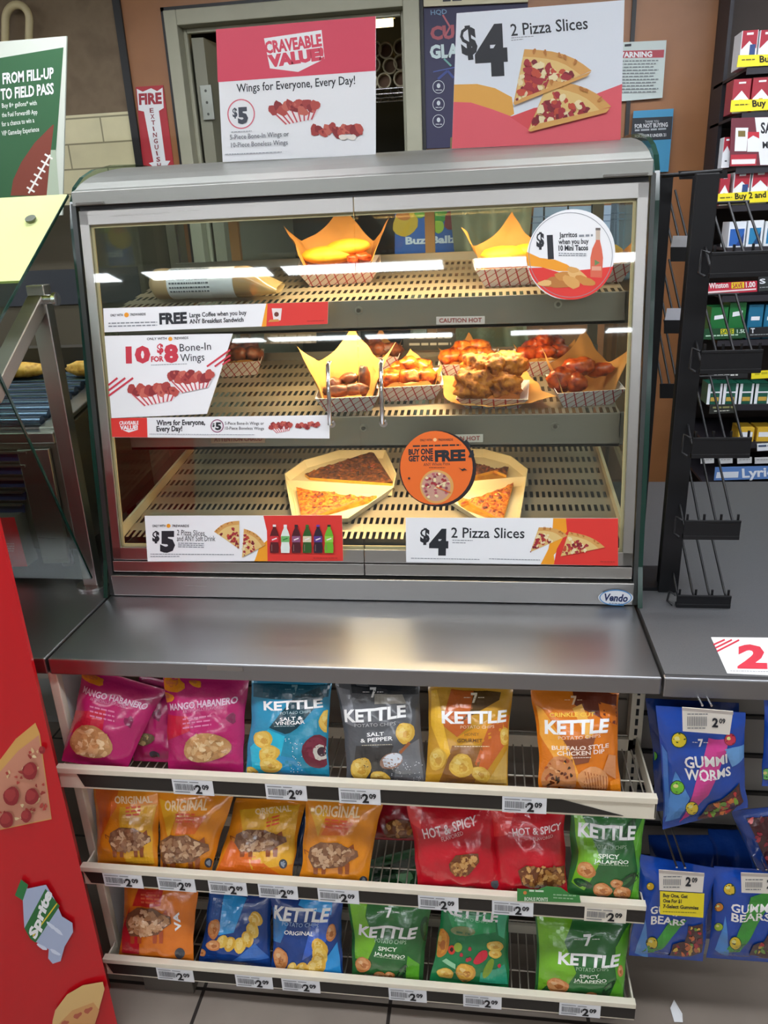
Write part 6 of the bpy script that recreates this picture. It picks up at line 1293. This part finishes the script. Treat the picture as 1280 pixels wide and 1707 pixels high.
# red display box in the left foreground
E_ = V((.055, -.122, 0)); fx = V((-.985, -.17, 0)).normalized(); far = E_ + fx * .9
s = MB(); s.slab([E_, (.0, -.062, 0), (-.014, -.02, 0), (far.x, -.02, 0), far], (0, 0, 1.34), C('#c20d1a', .32, 0, .5, coat=.3))
P = Print(far, -fx, V((0, 0, 1)), .9, 1.34); z = Z(0, 960, 2.283)
P.poly(z.L(-60, 760, 0, 700, 60, 620, 135, 558, 152, 600, 197, 925, 0, 966, -60, 980), T('#d2a15a')); P.poly(z.L(-60, 820, 0, 745, 70, 665, 148, 605, 195, 922, 0, 962, -60, 975), T('#c98a70')); r = random.Random(8)
for k in range(70):
    x, y = r.uniform(-40, 180), r.uniform(640, 950)
    if y > 745 - x * .92 + 25 and y < 955 - x * .2 and x < 135 + (y - 600) * .18: P.blob(z(x, y), r.uniform(2, 5), r.uniform(1.5, 3), T(r.choice(['#e6cfa0', '#b5483f', '#d9b98a', '#9a3a34'])), r.uniform(0, 180), 8, .2)
for (x, y, r_) in ((118, 735, 28), (125, 832, 26), (48, 830, 30), (165, 655, 12), (30, 920, 26), (105, 905, 20)): P.blob(z(x, y), r_ / 2.28, r_ * 1.2 / 2.28, T('#8e2a2f'), 10, 18, .04); P.blob(z(x - 4, y - 5), r_ * .7 / 2.28, r_ * .8 / 2.28, T('#a33a3a'), 10, 12, .1)
bt = z.L(62, 1205, 85, 1145, 112, 1165, 108, 1180, 180, 1165, 215, 1225, 240, 1285, 280, 1310, 282, 1345, 250, 1400, 235, 1455, 205, 1465, 188, 1445, 190, 1410, 120, 1370, 98, 1330, 95, 1290, 92, 1225)
P.poly(bt, T('#a9b6d2')); P.poly(z.L(62, 1205, 85, 1145, 112, 1165, 92, 1225), T('#2f7a45')); P.poly(z.L(98, 1330, 178, 1180, 215, 1225, 232, 1245, 140, 1385, 120, 1370), T('#2d6e3a'))
P.line([z(130, 1360), z(222, 1235)], 2, T('#e3c93a')); P.text('Sprite', z(140, 1372), z(205, 1195), 15, WHITE, .05, .2)
for (x, y, a_) in ((200, 1320, 40), (225, 1340, 40), (165, 1400, 30), (215, 1420, 30)): P.blob(z(x, y), 10, 3, T('#d3dcee'), a_, 10, .1)
P.poly(z.L(205, 1680, 215, 1640, 260, 1580, 320, 1545, 395, 1532, 402, 1560, 380, 1640, 340, 1720, 200, 1740), T('#d9b578')); P.poly(z.L(225, 1740, 230, 1690, 280, 1640, 360, 1610, 382, 1640, 350, 1740), T('#cf9a62'))
for (x, y) in ((250, 1690), (300, 1660), (340, 1640), (290, 1710)): P.blob(z(x, y), 8, 4, T('#b5604a'), -30, 10, .2)
P.emit(s, .0006, .0001); s.build('cardboard_display', origin=(-.2, -.1, 0), label='glossy red display box with pizza and soda pictures in the left foreground', cat='display')

# ================================================================== on and in front of the back wall
def wall_sheet(q, y, base, nm, label, cat, draw, th=.002):
    pts = [at(*p, y=y) for p in q]; s = MB(); s.slab(pts, (0, th, 0), base if not isinstance(base, str) else C(base, .5)); P = plane_print(pts[0], pts[1], pts[3]); draw(P); P.emit(s, .0008, .0002); return s.build(nm, origin=pts[0], label=label, cat=cat)
def d_fire(P):
    P.poly([(228, 148), (238, 153), (252, 147), (262, 152), (271, 146), (273, 180), (265, 185), (276, 268), (284, 268), (270, 290), (248, 272), (256, 270), (240, 186), (231, 184)], WHITE)
    P.text('FIRE', (232, 174), (270, 172), 18, T('#a8323f'), .05)
    for k, ch in enumerate('EXTINGUISHER'): P.text(ch, ((250 if ch != 'I' else 252) + k * 1.4, 188 + k * 10.2), ((256.5 if ch != 'I' else 254) + k * 1.4, 187.5 + k * 10.2), 7.5, T('#8e3a3f'), .02)
wall_sheet([(241, 310), (294, 308), (272, 142), (226, 145)], 1.896, '#b5303a', 'fire_sign', 'red and white fire extinguisher arrow sign on the wood panel', 'sign', d_fire)
def d_warn(P):
    P.poly([(1025, 97), (1106, 96), (1107, 83), (1026, 85)], T('#b04550')); P.text('WARNING', (1027, 96), (1087, 94.5), 9, WHITE, .04); P.dashes((1041, 78), (1052, 77), 4, INK)
    for k in range(11): P.dashes((1034, 103 + k * 5.2), (1097 - (k % 3) * 4, 102 + k * 5.2), 2, T('#7d8488'), k)
wall_sheet([(1022, 170), (1104, 163), (1111, 67), (1026, 71)], 1.884, '#c9d6d2', 'warning_notice', 'white warning notice with a red heading on the wood wall', 'notice', d_warn)
def d_blue(P):
    P.poly([(1052, 236), (1118, 232), (1121, 194), (1054, 197)], T('#2b3138')); P.text('THANK YOU', (1075, 205), (1098, 204), 4, T('#d9dde0'), .0); P.text('FOR NOT BUYING', (1058, 214), (1113, 211), 7, T('#d9dde0'), .03); P.dashes((1058, 219), (1112, 216), 3, T('#aab0b5')); P.text('FOR PEOPLE UNDER 21', (1058, 230), (1110, 227), 5, T('#d9dde0'), .03)
wall_sheet([(1046, 290), (1114, 286), (1123, 181), (1056, 185)], 1.884, '#3f93bd', 'age_notice', 'blue and black age notice on the wood wall above the case end', 'notice', d_blue)
def d_cool(P):
    a = T('#c9d0d6'); P.text('HQD', (718, 25), (745, 23), 8, T('#6f8fae'), .02); P.text('CU', (718, 66), (758, 63), 22, T('#a9555f'), .05); P.text('GLA', (717, 97), (766, 94), 22, T('#c9dcdc'), .05)
    P.line([(738, 25), (750, 45), (742, 60)], 3, T('#b5606a')); P.line([(740, 98), (752, 110)], 3, T('#6fa8a0')); P.line([(722, 120), (760, 112)], 2, T('#4a5a9a')); P.line([(730, 132), (746, 118), (756, 130)], 4, T('#3a4a8a'))
    for y in (145, 174, 202): P.ring((731, y), 10, 11, 1, a); P.blob((731, y - 2), 3, 4, a); P.dashes((726, y + 6), (737, y + 6), 1.3, a)
wall_sheet([(709, 248), (872, 240), (880, 5), (706, 13)], 1.894, '#27264a', 'poster', 'dark navy poster with glowing letters beside the door frame', 'poster', d_cool, .003)
wall_sheet([(706, 11), (880, 3), (882, -60), (706, -55)], 1.88, '#cfc7a8', 'header_panel', 'cream panel above the navy poster', 'panel', lambda P: P.dashes((738, 3), (772, 1), 4, INK), .012)
def d_buzz(P):
    P.blob((676, 370), 20, 26, T('#d9b02f'), 20, 16, .05); P.blob((672, 358), 12, 10, T('#c9762f'), 20, 12, .1); P.blob((731, 360), 13, 20, T('#3f9a3a'), 20, 14, .06); P.blob((731, 378), 9, 11, T('#a9c93a'), 0, 12, .05); P.blob((752, 368), 12, 16, T('#8e2f34'), 0, 12, .1); P.blob((700, 352), 10, 12, T('#6aa83a'))
    P.text('BuzzBallz', (676, 407), (762, 404), 12, T('#e6edf3'), .04)
wall_sheet([(658, 470), (790, 470), (790, 335), (658, 338)], 1.866, '#1f5fae', 'fruit_poster', 'blue poster with bright fruit seen through the top of the food case', 'poster', d_buzz, .006)
s = MB(); q = [at(*p, y=1.86) for p in ((880, 470), (1082, 462), (1088, 340), (890, 346))]; s.slab(q, (0, .01, 0), C('#a9bdd4', .35))
P = plane_print(q[0], q[1], q[3])
for x in (905, 945, 985, 1025, 1060): P.line([(x, 470), (x + 2, 335)], 3, BLACK)
for y in (362, 372, 470): P.line([(880, y), (1090, y - 6)], 1.6, T('#7d92ae'))
P.emit(s, .0008, .0002); s.build('panel_board', origin=q[0], label='pale blue panels with black bars behind the top right of the food case', cat='panel')
# khaki jacket hung behind the case
s = MB(); KH = C('#8e8a66', .8, var=.1)
cx0, cx1 = at(752, 400, y=1.75).x, at(885, 400, y=1.75).x
def jk(u, v, sg=1):
    x = cx0 + (cx1 - cx0) * u; zz = 1.25 + .75 * v; y = 1.75 + .03 * math.sin(u * 17 + v * 2) + .02 * noise.noise((u * 5, v * 4, 0)) - .05 * math.sin(math.pi * u) ** .5 * sg
    x += .03 * math.sin(v * 5 + u * 3) * (1 - v); return V((x, y, zz))
s.grid(lambda u, v: jk(u, v), 26, 22, KH); s.grid(lambda u, v: jk(u, v, -.4), 26, 22, KH, True, True); s.tube([(cx0 + .12, 1.75, 1.97), (cx0 + .12, 1.8, 2.02), (cx0 + .12, 1.9, 2.02)], .006, CHROME, 8)
s.build('jacket', origin=(cx0, 1.75, 1.6), label='khaki jacket hanging on the wall, glimpsed through the top of the case', cat='jacket')
# store room: stacked cups on a wire shelf, a warm tube lamp
cs = [(643, 84), (650, 110), (622, 108), (624, 82), (640, 135), (618, 136), (668, 131), (668, 104), (668, 78)]
lb = ['uppermost clear one of the cup stacks beside the wings sign', 'dark mouthed middle one of the cup stacks', 'cup stack half behind the wings sign, middle height', 'topmost cup stack half behind the wings sign', 'lowest full cup stack on the wire shelf', 'lowest cup stack behind the wings sign', 'lowest cup stack beside the door frame', 'middle cup stack beside the door frame', 'upper cup stack beside the door frame']
CUP = C('#ddd2b0', .5); CUPI = C('#7b5f4a', .7)
for (px, py), l_ in zip(cs, lb):
    c = at(px, py, y=2.4); s = MB(); ro = .0285; s.tube([c, c + V((0, .35, 0))], [ro * .92, ro * .8], CUP, 24, caps=False)
    s.tube([c + V((ro * math.cos(2 * math.pi * k / 24), 0, ro * math.sin(2 * math.pi * k / 24))) for k in range(24)], .004, CUP, 6, True); s.disc(c + V((0, .03, 0)), (0, -1, 0), ro * .9, .002, CUPI, 24)
    s.build('cup_stack', origin=c, label=l_, cat='cups')
zc = at(645, 149, y=2.4).z; s = MB()
for y in (2.38, 2.5, 2.62, 2.74): s.tube([(.25, y, zc), (.75, y, zc)], .004, CHROME, 8)
for k in range(14): s.tube([(.26 + k * .036, 2.38, zc + .003), (.26 + k * .036, 2.76, zc + .003)], .002, CHROME, 6)
s.tube([(.25, 2.375, zc - .02), (.75, 2.375, zc - .02)], .004, CHROME, 8)
for x in (.24, .76):
    for y in (2.38, 2.75): s.tube([(x, y, 0), (x, y, 2.5)], .012, CHROME, 10)
s.build('wire_shelf', origin=(.5, 2.5, 0), label='chrome wire shelf holding the cup stacks in the dim store room', cat='shelf')
c0, c1 = at(624, 40, y=2.9), at(655, 37, y=2.9); s = MB(); s.tube([c0 - V((.3, 0, 0)), c1], .018, C('#ffe2a0', .4, emit=4.), 12); s.box(c0.x - .31, c1.x + .01, 2.885, 2.915, c0.z + .018, 2.75, C('#c9c4b0', .5)); s.build('tube_lamp', origin=c0, label='warm lit tube lamp in the store room above the cups', cat='lamp')
